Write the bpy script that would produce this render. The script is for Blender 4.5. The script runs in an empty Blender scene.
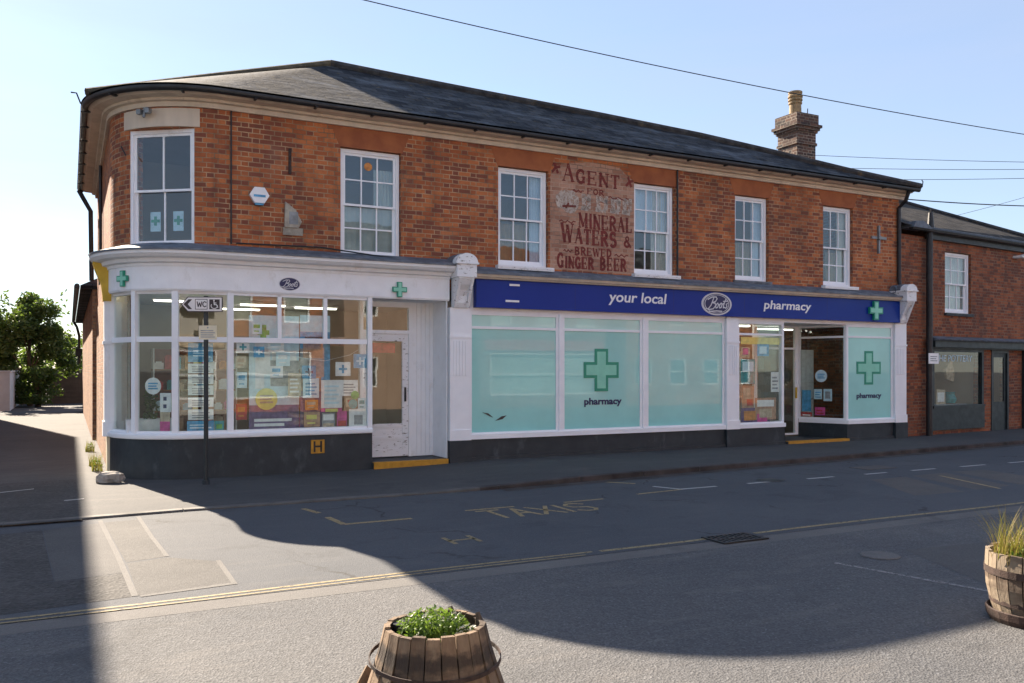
import bpy, math, random
from mathutils import Vector, Matrix
random.seed(7)
R = math.radians
scene = bpy.context.scene
COL = scene.collection
PI = math.pi

# ------------------------------------------------------------------ frame of the street
FPX, HX, HY, CAMH = 860.0, 512.0, 370.0, 1.65
A = R(27.27)
T = (math.cos(A), math.sin(A)); N = (-math.sin(A), math.cos(A))
O = (-.733, 14.93)
def W(s, y):                       # street coordinates (along the front, into the building) -> world
    return (O[0] + s*T[0] + y*N[0], O[1] + s*T[1] + y*N[1])
def L(X, Y):
    dx, dy = X-O[0], Y-O[1]
    return (dx*T[0]+dy*T[1], dx*N[0]+dy*N[1])
CS, CY = L(0, 0)                   # where the photographer stood, in street coordinates
def on(px, py, y0=0., s0=0., ang=0.):
    """point of the photograph on a real upright plane through (s0,y0) turned by ang: gives (along, z)"""
    k = (px-HX)/FPX
    d = (k*T[0]+T[1], k*N[0]+N[1])
    n = (-math.sin(ang), math.cos(ang)); t = (math.cos(ang), math.sin(ang))
    q = ((s0-CS)*n[0]+(y0-CY)*n[1])/(d[0]*n[0]+d[1]*n[1])
    s, y = CS+d[0]*q, CY+d[1]*q
    return ((s-s0)*t[0]+(y-y0)*t[1], CAMH+(HY-py)/FPX*q)
def gnd(px, py, z=0.):
    Y = (CAMH-z)*FPX/(py-HY); return L((px-HX)/FPX*Y, Y)

# ------------------------------------------------------------------ mesh builder
class MB:
    def __init__(s): s.v=[]; s.f=[]; s.uv=[]; s.mi=[]; s.cur=0
    def face(s, pts, uv=None):
        b=len(s.v); s.v += [tuple(p) for p in pts]; s.f.append(tuple(range(b,b+len(pts))))
        s.uv.append(uv); s.mi.append(s.cur); return s
    def box(s, x0,x1,y0,y1,z0,z1):
        p=[(x0,y0,z0),(x1,y0,z0),(x1,y1,z0),(x0,y1,z0),(x0,y0,z1),(x1,y0,z1),(x1,y1,z1),(x0,y1,z1)]
        for q in ((0,3,2,1),(4,5,6,7),(0,1,5,4),(1,2,6,5),(2,3,7,6),(3,0,4,7)): s.face([p[i] for i in q])
        return s
    def obox(s, c, ax, sx, sy, z0, z1):    # upright box centred at c=(x,y), its length along angle ax
        ux,uy=math.cos(ax),math.sin(ax); P=[]
        for z in (z0,z1):
            for a,b in ((-1,-1),(1,-1),(1,1),(-1,1)):
                P.append((c[0]+ux*a*sx/2-uy*b*sy/2, c[1]+uy*a*sx/2+ux*b*sy/2, z))
        for q in ((0,3,2,1),(4,5,6,7),(0,1,5,4),(1,2,6,5),(2,3,7,6),(3,0,4,7)): s.face([P[i] for i in q])
        return s
    def prism(s, pts, axis, a, b):         # pts 2d outline, extruded along axis between a and b
        def m(p,t):
            return {'x':(t,p[0],p[1]),'y':(p[0],t,p[1]),'z':(p[0],p[1],t)}[axis]
        s.face([m(p,a) for p in pts]); s.face([m(p,b) for p in reversed(pts)])
        n=len(pts)
        for i in range(n):
            p,q=pts[i],pts[(i+1)%n]; s.face([m(q,a),m(p,a),m(p,b),m(q,b)])
        return s
    def tube(s, pts, r, n=8, cap=True):
        pts=[Vector(p) for p in pts]; rr=r if isinstance(r,(list,tuple)) else [r]*len(pts)
        rings=[]; up=None
        for i,p in enumerate(pts):
            d=(pts[min(i+1,len(pts)-1)]-pts[max(i-1,0)]).normalized()
            if up is None: up=Vector((0,0,1)) if abs(d.z)<.9 else Vector((1,0,0))
            a=d.cross(up).normalized(); b=a.cross(d).normalized(); up=b
            rings.append([p+(a*math.cos(2*PI*k/n)+b*math.sin(2*PI*k/n))*rr[i] for k in range(n)])
        for i in range(len(rings)-1):
            for k in range(n): s.face([rings[i][k],rings[i][(k+1)%n],rings[i+1][(k+1)%n],rings[i+1][k]])
        if cap: s.face(rings[0][::-1]); s.face(rings[-1])
        return s
    def lathe(s, prof, c=(0,0), n=24, a0=0, a1=2*PI):
        for i in range(len(prof)-1):
            for k in range(n):
                t0=a0+(a1-a0)*k/n; t1=a0+(a1-a0)*(k+1)/n; (r0,z0),(r1,z1)=prof[i],prof[i+1]
                q=[(c[0]+r0*math.cos(t0),c[1]+r0*math.sin(t0),z0),(c[0]+r0*math.cos(t1),c[1]+r0*math.sin(t1),z0),
                   (c[0]+r1*math.cos(t1),c[1]+r1*math.sin(t1),z1),(c[0]+r1*math.cos(t0),c[1]+r1*math.sin(t0),z1)]
                if r0<1e-6: q=[q[0],q[2],q[3]]
                elif r1<1e-6: q=q[:3]
                s.face(q)
        return s
    def strokes(s, lines, w, y0, y1, M=None):   # flat lettering made of thick strokes in the xz plane
        for ln in lines:
            for i in range(len(ln)-1):
                (ax,az),(bx,bz)=ln[i],ln[i+1]; d=math.hypot(bx-ax,bz-az) or 1e-6
                ux,uz=(bx-ax)/d,(bz-az)/d; h=w/2; e=h*.6
                P=[(ax-ux*e-uz*h,az-uz*e+ux*h),(ax-ux*e+uz*h,az-uz*e-ux*h),(bx+ux*e+uz*h,bz+uz*e-ux*h),(bx+ux*e-uz*h,bz+uz*e+ux*h)]
                k=(i%3)*.0004
                if M: s.face([M(x,z,k) for x,z in P])
                else: s.face([(x,y0-k,z) for x,z in P])
        return s
    def build(s, name, mats, parent=None, loc=(0,0,0), rz=0, smooth=False, merge=False):
        me=bpy.data.meshes.new(name); me.from_pydata(s.v,[],s.f)
        if not isinstance(mats,(list,tuple)): mats=[mats]
        for m in mats: me.materials.append(m)
        ul=me.uv_layers.new(name='UVMap'); me.update()
        for p in me.polygons:
            p.material_index=s.mi[p.index]; p.use_smooth=smooth
            uv=s.uv[p.index]
            if uv is None:
                n=p.normal
                if abs(n.z)>.999: ua,va=Vector((1,0,0)),Vector((0,1,0))
                else:
                    ua=Vector((-n.y,n.x,0)).normalized(); va=n.cross(ua)
                uv=[(Vector(s.v[i]).dot(ua),Vector(s.v[i]).dot(va)) for i in p.vertices]
            for li,c in zip(p.loop_indices,uv): ul.data[li].uv=c
        if merge:
            import bmesh
            bm=bmesh.new(); bm.from_mesh(me); bmesh.ops.remove_doubles(bm,verts=bm.verts,dist=1e-4); bm.to_mesh(me); bm.free()
        o=bpy.data.objects.new(name,me); COL.objects.link(o); o.location=loc; o.rotation_euler=(0,0,rz)
        if parent: o.parent=parent
        return o
def tag(o,label=None,cat=None,group=None,kind=None):
    if label: o['label']=label
    if cat: o['category']=cat
    if group: o['group']=group
    if kind: o['kind']=kind
    return o
def empty(name, s, y, z=0, rz=None, **k):   # a thing's base, placed in street coordinates
    o=bpy.data.objects.new(name,None); COL.objects.link(o); X,Y=W(s,y); o.location=(X,Y,z)
    o.rotation_euler=(0,0,A if rz is None else rz); o.empty_display_size=.2
    return tag(o,**k)
def thing(mb,name,mats,s,y,z=0,rz=0,smooth=False,**k):   # a one-mesh thing
    X,Y=W(s,y); o=mb.build(name,mats,None,(X,Y,z),A+rz,smooth); return tag(o,**k)
def text_mb(body,size,bold=0,shear=0,align='LEFT',space=1.):
    cu=bpy.data.curves.new('lettering','FONT'); cu.body=body; cu.size=size; cu.offset=bold; cu.shear=shear
    cu.align_x=align; cu.space_character=space; cu.resolution_u=3; cu.extrude=.002
    ob=bpy.data.objects.new('tmp',cu); COL.objects.link(ob); bpy.context.view_layer.update()
    me=bpy.data.meshes.new_from_object(ob.evaluated_get(bpy.context.evaluated_depsgraph_get()))
    mb=MB()
    for p in me.polygons: mb.face([(me.vertices[i].co.x,-me.vertices[i].co.z,me.vertices[i].co.y) for i in p.vertices])
    bpy.data.objects.remove(ob); bpy.data.curves.remove(cu); bpy.data.meshes.remove(me)
    return mb
def fit_text(body,x0,x1,z0,z1,y,bold=0,shear=0):   # text scaled to the box x0..x1, z0..z1 at depth y
    m=text_mb(body,1,bold,shear)
    xs=[v[0] for v in m.v]; zs=[v[2] for v in m.v]; a,b=min(xs),max(xs); c,d=min(zs),max(zs)
    m.v=[(x0+(v[0]-a)/(b-a)*(x1-x0), y+v[1], z0+(v[2]-c)/(d-c)*(z1-z0)) for v in m.v]
    return m

# ------------------------------------------------------------------ materials
class NT:
    def __init__(s,name):
        s.m=bpy.data.materials.new(name); s.m.use_nodes=True; s.t=s.m.node_tree; s.n=s.t.nodes
        s.b=s.n['Principled BSDF']; s.out=s.n['Material Output']
    def N(s,t,**k):
        n=s.n.new(t)
        for a,v in k.items(): setattr(n,a,v)
        return n
    def link(s,a,b): s.t.links.new(a,b)
    def put(s,v,sock):
        if isinstance(v,(int,float)): sock.default_value=v
        elif isinstance(v,tuple): sock.default_value=v if len(v)==len(sock.default_value) else tuple(v)+(1,)
        else: s.link(v,sock)
    def math(s,op,a,b=0.,c=0.):
        n=s.N('ShaderNodeMath',operation=op); s.put(a,n.inputs[0]); s.put(b,n.inputs[1]); s.put(c,n.inputs[2]); return n.outputs[0]
    def mix(s,f,a,b,mode='MIX'):
        n=s.N('ShaderNodeMix',data_type='RGBA',blend_type=mode); s.put(f,n.inputs[0]); s.put(a,n.inputs[6]); s.put(b,n.inputs[7]); return n.outputs[2]
    def noise(s,scale,vec=None,detail=4,rough=.55,dist=0):
        n=s.N('ShaderNodeTexNoise'); n.inputs['Scale'].default_value=scale; n.inputs['Detail'].default_value=detail
        n.inputs['Roughness'].default_value=rough; n.inputs['Distortion'].default_value=dist
        s.link(vec if vec else s.pos(),n.inputs['Vector']); return n.outputs[0]
    def pos(s):
        if not hasattr(s,'_p'): s._p=s.N('ShaderNodeTexCoord').outputs['Object']
        return s._p
    def uvc(s):
        if not hasattr(s,'_u'): s._u=s.N('ShaderNodeTexCoord').outputs['UV']
        return s._u
    def scaled(s,v,sc):
        n=s.N('ShaderNodeMapping'); n.inputs['Scale'].default_value=sc; s.link(v,n.inputs['Vector']); return n.outputs[0]
    def ramp(s,f,stops,interp='LINEAR'):
        n=s.N('ShaderNodeValToRGB'); n.color_ramp.interpolation=interp; e=n.color_ramp.elements
        while len(e)<len(stops): e.new(.5)
        for i,(p,c) in enumerate(stops): e[i].position=p; e[i].color=tuple(c)+(1,) if not isinstance(c,(int,float)) else (c,c,c,1)
        s.put(f,n.inputs[0]); return n.outputs[0]
    def mr(s,v,a,b,c=0.,d=1.):
        n=s.N('ShaderNodeMapRange'); s.put(v,n.inputs[0]); 
        for i,x in enumerate((a,b,c,d)): n.inputs[i+1].default_value=x
        return n.outputs[0]
    def bump(s,h,strength=.3,dist=.01):
        n=s.N('ShaderNodeBump'); n.inputs['Strength'].default_value=strength; n.inputs['Distance'].default_value=dist
        s.put(h,n.inputs['Height']); s.link(n.outputs[0],s.b.inputs['Normal'])
    def col(s,c): s.put(c,s.b.inputs['Base Color']); return s
    def set(s,**k):
        for a,v in k.items(): s.put(v,s.b.inputs[a.replace('_',' ')])
        return s

def paint(name,c,rough=.5,var=.12,scale=6,bump=.15,grime=None,metal=0.,streak=False):
    n=NT(name); f=n.noise(scale,n.scaled(n.pos(),(1,1,.25)) if streak else None,5,.6)
    c2=tuple(max(0,x*(1-var*2.2)) for x in c); cc=n.mix(n.mr(f,.35,.7),c,c2)
    if grime:
        g=n.mr(n.noise(3.2,n.scaled(n.pos(),(1,1,.5)),7,.72),.56,.78,0,.75); cc=n.mix(g,cc,grime)
    n.col(cc).set(Roughness=n.mr(f,.2,.8,rough-.08,rough+.12),Metallic=metal)
    n.bump(n.noise(scale*9,None,3),bump,.004); return n.m

def brickmat(name,light,mid,dark,mortar,wear=.5,frog=0.):
    n=NT(name); sep=n.N('ShaderNodeSeparateXYZ')
    wob=n.noise(3.,n.uvc(),2); mp=n.N('ShaderNodeVectorMath',operation='ADD'); n.link(n.uvc(),mp.inputs[0])
    cb=n.N('ShaderNodeCombineXYZ'); n.put(n.mr(wob,0,1,-.012,.012),cb.inputs[0]); n.put(n.mr(wob,0,1,-.01,.01),cb.inputs[1]); n.link(cb.outputs[0],mp.inputs[1])
    n.link(mp.outputs[0],sep.inputs[0]); u,v=sep.outputs[0],sep.outputs[1]
    Pd=.3375; Hh=.075; M=n.math
    rowf=M('DIVIDE',v,Hh); row=M('FLOOR',rowf); fr=M('FRACT',rowf); par=M('PINGPONG',row,1.)
    xu=M('ADD',M('DIVIDE',u,Pd),M('MULTIPLY',par,.5)); xi=M('FLOOR',xu); xf=M('FRACT',xu)
    hd=M('GREATER_THAN',xf,.6667)
    ID=M('ADD',M('MULTIPLY',xi,2.),hd)
    cv=n.N('ShaderNodeCombineXYZ'); n.put(ID,cv.inputs[0]); n.put(row,cv.inputs[1])
    wn=n.N('ShaderNodeTexWhiteNoise',noise_dimensions='2D'); n.link(cv.outputs[0],wn.inputs[0]); rnd=wn.outputs[0]
    # distance to joints (metres)
    d1=M('MULTIPLY',M('MINIMUM',xf,M('SUBTRACT',1.,xf)),Pd); d2=M('MULTIPLY',M('ABSOLUTE',M('SUBTRACT',xf,.6667)),Pd)
    d3=M('MULTIPLY',M('MINIMUM',fr,M('SUBTRACT',1.,fr)),Hh)
    dd=M('MINIMUM',M('MINIMUM',d1,d2),d3)
    edge=M('ADD',dd,n.mr(n.noise(60,n.uvc(),3),0,1,-.003,.003))
    mor=n.mr(edge,.0050,.0086,1.,0.)
    big=n.noise(.55,n.uvc(),4,.6); sel=M('ADD',rnd,n.mr(big,.35,.65,-.28,.28))
    c=n.ramp(sel,[(0,dark),(.25,dark),(.36,mid),(.62,mid),(.78,light),(1,light)])
    c=n.mix(n.mr(n.noise(25,n.uvc(),4),.3,.7,0,.35),c,tuple(x*.55 for x in mid))
    c=n.mix(mor,c,n.mix(n.mr(n.noise(2.3,n.uvc(),3),.35,.62),mortar,tuple(x*.42 for x in mortar)))
    st=n.mr(n.noise(.9,n.scaled(n.uvc(),(1,.55,1)),5,.65),.50,.72,0,wear); c=n.mix(st,c,(.06,.036,.026)); sk=n.mr(n.noise(2.2,n.scaled(n.uvc(),(1.6,.16,1)),5,.7),.54,.74,0,wear*.7); c=n.mix(sk,c,(.05,.035,.028)); pw=n.mr(n.noise(1.3,n.scaled(n.uvc(),(1,1.3,1)),4,.6),.58,.72,0,wear*.35); c=n.mix(pw,c,(.36,.24,.17))
    n.col(c).set(Roughness=.88)
    n.bump(M('SUBTRACT',n.noise(70,n.uvc(),3),M('MULTIPLY',mor,1.3)),.6,.006); return n.m

M={}
M['brick']=brickmat('red_brick',(.53,.170,.056),(.38,.108,.037),(.21,.064,.037),(.50,.33,.19),.55)
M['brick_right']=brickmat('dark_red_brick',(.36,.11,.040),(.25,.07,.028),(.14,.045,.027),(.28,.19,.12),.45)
M['brick_side']=brickmat('orange_brick',(.52,.27,.14),(.43,.20,.10),(.28,.12,.07),(.46,.36,.25),.15)
M['brick_buff']=brickmat('painted_brick',(.50,.29,.20),(.45,.245,.16),(.35,.17,.11),(.54,.37,.27),.25)
M['brick_chimney']=brickmat('chimney_brick',(.15,.075,.05),(.085,.045,.036),(.035,.028,.028),(.40,.34,.27),.35)
M['lintel']=(lambda n:(n.col(n.mix(n.mr(n.noise(3,None,5),.35,.65),(.38,.125,.044),(.27,.08,.031))),n.set(Roughness=.85),n.bump(n.noise(60,None,3),.3,.004),n.m)[-1])(NT('rubbed_brick'))
M['cornice']=paint('cornice_cream',(.66,.56,.44),.7,.10,2.5,.3,(.28,.20,.14),streak=True)
M['white']=paint('white_gloss_paint',(.88,.90,.93),.45,.03,3,.15)
M['white_worn']=paint('worn_white_paint',(.88,.90,.93),.6,.03,5,.4,(.58,.56,.53))
M['white_chip']=(lambda n:(n.col(n.mix(n.mr(n.noise(9,n.scaled(n.pos(),(1,1,3.)),7,.75),.58,.63),(.80,.81,.83),(.17,.145,.12))),n.set(Roughness=.6),n.bump(n.noise(40,None,4),.5,.004),n.m)[-1])(NT('flaking_white_paint'))
M['sill_chip']=M['white_chip']
M['plinth']=paint('dark_slate_paint',(.022,.032,.040),.55,.12,4,.4,(.10,.12,.13))
M['black']=paint('black_iron_paint',(.018,.02,.023),.45,.2,8,.2)
M['blackgreen']=paint('dark_green_paint',(.02,.03,.034),.45,.2,6,.2)
M['grey_metal']=paint('galvanised_metal',(.28,.30,.31),.5,.2,9,.2,metal=.4)
M['lead']=paint('weathered_lead',(.15,.18,.22),.6,.25,5,.6,(.30,.32,.34))
M['blue']=paint('deep_blue_sign_panel',(.006,.036,.27),.35,.05,1.5,.05); M['blue'].node_tree.nodes['Principled BSDF'].inputs['Specular IOR Level'].default_value=.2
M['navy']=paint('navy_ink',(.01,.015,.09),.4,.02)
M['signwhite']=paint('sign_white',(.85,.85,.86),.4,.02)
M['silver']=paint('pale_silver_sign_rim',(.62,.64,.68),.35,.04)
M['green']=paint('pharmacy_green',(.015,.30,.19),.4,.05)
M['mint']=paint('mint_green',(.25,.66,.50),.4,.05)
M['yellow']=paint('safety_yellow_paint',(.55,.27,.02),.6,.15,9,.4,(.25,.14,.03))
M['yellowside']=paint('mustard_paint',(.62,.40,.03),.55,.1,5,.3)
M['aqua']=paint('aqua_window_film',(.33,.70,.66),.10,.05,1.2,.0)
M['aqualight']=paint('pale_aqua_film',(.48,.78,.72),.10,.02,1.2,.0)
M['stone']=paint('weathered_stone',(.42,.38,.31),.85,.2,7,.8,(.2,.18,.15))
M['pot']=paint('buff_chimney_pot',(.36,.25,.13),.8,.2,7,.4,(.06,.05,.04))
M['brown']=paint('dark_brown_sign',(.045,.028,.03),.45,.1)
M['cream']=paint('cream_sign',(.75,.68,.50),.5,.05)
M['signcream']=paint('pinkish_white_sign',(.80,.76,.74),.45,.03)
M['curtain']=paint('pale_curtain',(.62,.60,.54),.9,.1,4,.1)
M['interior']=paint('interior_plaster',(.42,.36,.29),.9,.08,1)
M['intdark']=paint('interior_dark',(.10,.09,.08),.9,.1,1)
M['floorin']=paint('shop_floor',(.25,.20,.15),.5,.1,1)
M['ceilin']=paint('shop_ceiling',(.70,.69,.66),.9,.03,1)
M['wood']=paint('shelf_wood',(.36,.17,.07),.5,.2,4,streak=True)
M['reddish']=paint('interior_red_brown',(.28,.09,.05),.7,.15,2)
for k,c in dict(p_blue=(.10,.42,.72),p_pale=(.60,.80,.90),p_white=(.86,.87,.88),p_yellow=(.80,.72,.20),p_pink=(.75,.10,.35),p_red=(.62,.06,.05),p_purple=(.17,.12,.28),p_green=(.20,.55,.12),
                p_skin=(.55,.33,.22),p_navy=(.03,.05,.15),p_orange=(.75,.30,.06),p_tan=(.62,.50,.36),p_grey=(.35,.37,.40),p_dark=(.06,.05,.05),p_teal=(.05,.38,.42)).items():
    M[k]=paint('print_'+k[2:],c,.5,.10 if k in ('p_white','p_pale','p_yellow') else .24,11,.02)
def lampmat():
    n=NT('lit_strip_lamp'); n.set(Emission_Color=(1.,.93,.8,1)); n.b.inputs['Emission Strength'].default_value=1.6; n.col((.9,.9,.85)); return n.m
M['lamp']=lampmat()
def glassmat(name,fac0,tint=(.93,.97,.95),wav=.15,gain=1.):
    n=NT(name); n.n.remove(n.b)
    tr=n.N('ShaderNodeBsdfTransparent'); tr.inputs[0].default_value=tint+(1,)
    gl=n.N('ShaderNodeBsdfGlossy'); gl.inputs['Roughness'].default_value=.015; gl.inputs[0].default_value=(.95,.97,1,1)
    ge=n.N('ShaderNodeNewGeometry'); dt=n.N('ShaderNodeVectorMath',operation='DOT_PRODUCT'); n.link(ge.outputs['Normal'],dt.inputs[0]); n.link(ge.outputs['Incoming'],dt.inputs[1]); fz=n.math('ADD',.042,n.math('MULTIPLY',.958,n.math('POWER',n.math('SUBTRACT',1.,n.math('ABSOLUTE',dt.outputs['Value'])),5.)))
    bp=n.N('ShaderNodeBump'); bp.inputs['Strength'].default_value=wav; bp.inputs['Distance'].default_value=.02
    n.link(n.noise(1.6,None,2),bp.inputs['Height']); n.link(bp.outputs[0],gl.inputs['Normal'])
    f=n.math('ADD',n.math('MULTIPLY',fz,gain),fac0)
    mx=n.N('ShaderNodeMixShader'); n.put(f,mx.inputs[0]); n.link(tr.outputs[0],mx.inputs[1]); n.link(gl.outputs[0],mx.inputs[2]); n.link(mx.outputs[0],n.out.inputs[0]); return n.m
for k_ in ('aqua','aqualight'):
    b_=M[k_].node_tree.nodes['Principled BSDF']; b_.inputs['Coat Weight'].default_value=.6; b_.inputs['Coat Roughness'].default_value=.01; b_.inputs['Specular IOR Level'].default_value=.2
M['glass']=glassmat('shop_glass',.0,wav=.03)
M['oldglass']=glassmat('old_sash_glass',.0,(.88,.92,.92),.12,1.5)
def slate(name,a,b,c,lichen):
    n=NT(name); bt=n.N('ShaderNodeTexBrick'); n.link(n.uvc(),bt.inputs[0]); bt.inputs['Scale'].default_value=1
    bt.inputs['Color1'].default_value=a+(1,); bt.inputs['Color2'].default_value=b+(1,); bt.inputs['Mortar'].default_value=(.012,.013,.015,1)
    bt.inputs['Mortar Size'].default_value=.008; bt.inputs['Brick Width'].default_value=.30; bt.inputs['Row Height'].default_value=.20
    cc=n.mix(n.mr(n.noise(1.1,n.scaled(n.uvc(),(.5,1.3,1)),6,.7),.5,.68,0,.75),bt.outputs[0],c)
    cc=n.mix(n.mr(n.noise(2.6,n.uvc(),6,.75),.50,.62,0,.6),cc,tuple(x*.5 for x in a)); cc=n.mix(n.mr(n.noise(6,n.uvc(),5,.75),.57,.68,0,.9),cc,lichen)
    rowf=n.math('FRACT',n.math('DIVIDE',(lambda sx:(n.link(n.uvc(),sx.inputs[0]),sx.outputs[1])[1])(n.N('ShaderNodeSeparateXYZ')),.20))
    n.col(cc).set(Roughness=.85,Specular_IOR_Level=.1)
    h=n.math('ADD',n.math('MULTIPLY',bt.outputs[1],-1.),n.math('ADD',n.math('MULTIPLY',rowf,-.9),n.math('MULTIPLY',n.noise(5,n.uvc(),4),.9))); h=n.math('ADD',h,n.math('MULTIPLY',bt.outputs[0],5.)); n.bump(h,1.,.014); return n.m
M['slate']=slate('welsh_slate',(.013,.016,.022),(.066,.070,.076),(.15,.17,.195),(.13,.10,.05))
M['slate_brown']=slate('brown_slate',(.03,.029,.028),(.085,.074,.062),(.10,.092,.088),(.10,.085,.05))
M['redtile']=slate('red_pantile',(.19,.065,.035),(.13,.05,.03),(.22,.09,.05),(.08,.05,.03))
M['ridge']=paint('mossy_ridge_tile',(.05,.05,.052),.85,.3,6,.6,(.20,.13,.04))
def asphalt(name,a,b,spk=.35,scale=140,big=.5,crack=True,worn=(.22,.2,.18),wornamt=.4,bumpy=.5):
    n=NT(name); p=n.pos(); c=n.mix(n.mr(n.noise(big,p,6,.6),.35,.65),a,b)
    v=n.N('ShaderNodeTexVoronoi'); v.inputs['Scale'].default_value=scale; n.link(p,v.inputs[0])
    g=n.ramp(v.outputs['Color'],[(0,.45),(.5,.9),(.85,1.25),(1,2.1)])
    c=n.mix(spk,c,n.mix(1.,c,g,'MULTIPLY'))
    c=n.mix(n.mr(n.noise(2.7,n.scaled(p,(.35,1.4,1)),6,.65),.52,.7,0,wornamt),c,worn)
    c=n.mix(n.mr(n.noise(1.15,p,7,.7,.6),.56,.66,0,.42),c,tuple(x*.45 for x in a)); c=n.mix(n.mr(n.noise(5.5,p,5,.75),.62,.72,0,.5),c,tuple(x*1.55 for x in b))
    f=n.noise(scale*.35,p,3,.7); c=n.mix(n.mr(f,.3,.7,.0,.35),c,tuple(x*.5 for x in a))
    if crack:
        v2=n.N('ShaderNodeTexVoronoi',feature='DISTANCE_TO_EDGE'); v2.inputs['Scale'].default_value=.55
        w=n.N('ShaderNodeVectorMath',operation='ADD'); n.link(p,w.inputs[0]); nz=n.N('ShaderNodeTexNoise'); nz.inputs['Scale'].default_value=2.5; nz.inputs['Detail'].default_value=5; n.link(p,nz.inputs['Vector'])
        sc=n.N('ShaderNodeVectorMath',operation='SCALE'); n.link(nz.outputs['Color'],sc.inputs[0]); sc.inputs['Scale'].default_value=.5; n.link(sc.outputs[0],w.inputs[1])
        n.link(w.outputs[0],v2.inputs['Vector']); m=n.math('MULTIPLY',n.mr(v2.outputs[0],.004,.012,1,0),n.mr(n.noise(.8,p,2),.52,.60)); c=n.mix(n.math('MULTIPLY',m,.75),c,(.02,.02,.02))
    n.col(c).set(Roughness=.9)
    n.bump(n.math('ADD',v.outputs[0],f),bumpy,.006); return n.m
M['road']=asphalt('road_asphalt',(.062,.070,.082),(.086,.092,.101),.4,110,.35,True,(.112,.112,.112),.4)
M['square']=asphalt('square_asphalt',(.080,.084,.090),(.130,.128,.126),.9,80,.3,False,(.165,.155,.145),.45,.8)
M['pavement']=asphalt('pavement_asphalt',(.058,.060,.063),(.084,.083,.082),.5,110,.6,False,(.115,.11,.104),.5)
M['gravelly']=asphalt('rough_asphalt',(.040,.039,.038),(.070,.067,.064),1.,38,.8,False,(.13,.125,.12),.25,1.2)
M['patchpale']=asphalt('pale_patch',(.076,.075,.074),(.100,.097,.094),.5,110,1.2,False,(.12,.116,.11),.4)
M['patchmid']=asphalt('mid_patch',(.060,.059,.058),(.088,.085,.08),.8,75,1.2,False,(.11,.105,.10),.3)
M['strip']=asphalt('channel_concrete',(.125,.12,.115),(.155,.15,.14),.25,140,1.,False,(.18,.17,.16),.3)
M['patchworn']=asphalt('worn_paint_patch',(.098,.09,.084),(.12,.108,.098),.3,120,2.,False,(.085,.085,.085),.7)
M['kerb']=paint('kerb_stone',(.125,.118,.108),.85,.2,3,.6,(.06,.055,.05))
M['kerbred']=paint('reddish_kerb_channel',(.072,.060,.056),.9,.3,2.2,.5,(.04,.035,.03))
def worn(name,c,amt,under=None):
    n=NT(name); tr=n.N('ShaderNodeBsdfTransparent'); mx=n.N('ShaderNodeMixShader')
    f=n.math('MAXIMUM',n.mr(n.noise(26,None,6,.75),amt,amt+.09,1,0),0.)
    n.col(n.mix(n.mr(n.noise(5,None,3),.3,.7),c,tuple(x*.7 for x in c))).set(Roughness=.8)
    n.put(f,mx.inputs[0]); n.link(tr.outputs[0],mx.inputs[1]); n.link(n.b.outputs[0],mx.inputs[2]); n.link(mx.outputs[0],n.out.inputs[0]); return n.m
M['roadyellow']=worn('worn_yellow_line',(.30,.235,.12),.55)
M['roadyellowfaint']=worn('faint_yellow_line',(.36,.27,.13),.56)
M['roadwhite']=worn('worn_white_line',(.45,.44,.42),.59)
M['roadfaint']=worn('faint_white_line',(.26,.25,.24),.5)
M['ghostred']=worn('faded_dark_red_signwriting',(.21,.035,.028),.55)
M['ghostwhite']=worn('flaking_whitewash',(.55,.47,.40),.50)
M['ghostfield']=M['brick_buff']
def leafmat(name,c,c2):
    n=NT(name); oi=n.N('ShaderNodeTexWhiteNoise',noise_dimensions='3D'); n.link(n.scaled(n.pos(),(9,9,9)),oi.inputs[0])
    cc=n.mix(n.mr(n.noise(2.2,None,3),.35,.65),c,c2); n.col(cc).set(Roughness=.6)
    tl=n.N('ShaderNodeBsdfTranslucent'); n.put(n.mix(.5,cc,(.20,.30,.03)),tl.inputs[0]); mx=n.N('ShaderNodeMixShader'); mx.inputs[0].default_value=.35
    n.link(n.b.outputs[0],mx.inputs[1]); n.link(tl.outputs[0],mx.inputs[2]); n.link(mx.outputs[0],n.out.inputs[0]); return n.m
M['leafdark']=leafmat('dark_leaves',(.036,.068,.018),(.06,.10,.026))
M['leafmid']=leafmat('mid_leaves',(.045,.085,.018),(.07,.11,.024))
M['leafbright']=leafmat('bright_leaves',(.085,.17,.022),(.14,.23,.035))
M['straw']=leafmat('straw_blades',(.28,.18,.05),(.21,.18,.045))
M['petal']=paint('pale_petal',(.70,.68,.55),.6,.1)
M['bark']=paint('bark',(.11,.08,.055),.9,.3,8,.8)
M['soil']=paint('soil',(.035,.025,.018),.95,.3,20,1.)
def oakmat(name,a,b,c,band=.31):
    n=NT(name); f=n.noise(7,n.scaled(n.pos(),(3,3,.5)),6,.7); g=n.noise(2.,n.scaled(n.pos(),(1,1,3.5)),4,.6)
    cc=n.mix(n.mr(f,.35,.65),a,b); oi=n.N('ShaderNodeObjectInfo'); cc=n.mix(n.math('MULTIPLY',oi.outputs['Random'],.55),cc,tuple(x*.45 for x in b)); cc=n.mix(n.mr(g,.46,.60,0,.9),cc,c); sp=n.N('ShaderNodeSeparateXYZ'); n.link(n.pos(),sp.inputs[0]); zz=n.math('ADD',sp.outputs[2],n.mr(n.noise(9,None,4,.7),0,1,-.06,.06)); bd=n.mr(n.math('ABSOLUTE',n.math('SUBTRACT',zz,band)),.02,.045,.85,0); cc=n.mix(bd,cc,c); n.col(cc).set(Roughness=.85); n.bump(f,1.,.014); return n.m
M['oak']=oakmat('weathered_oak_staves',(.27,.19,.12),(.165,.105,.062),(.035,.024,.017))
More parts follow.
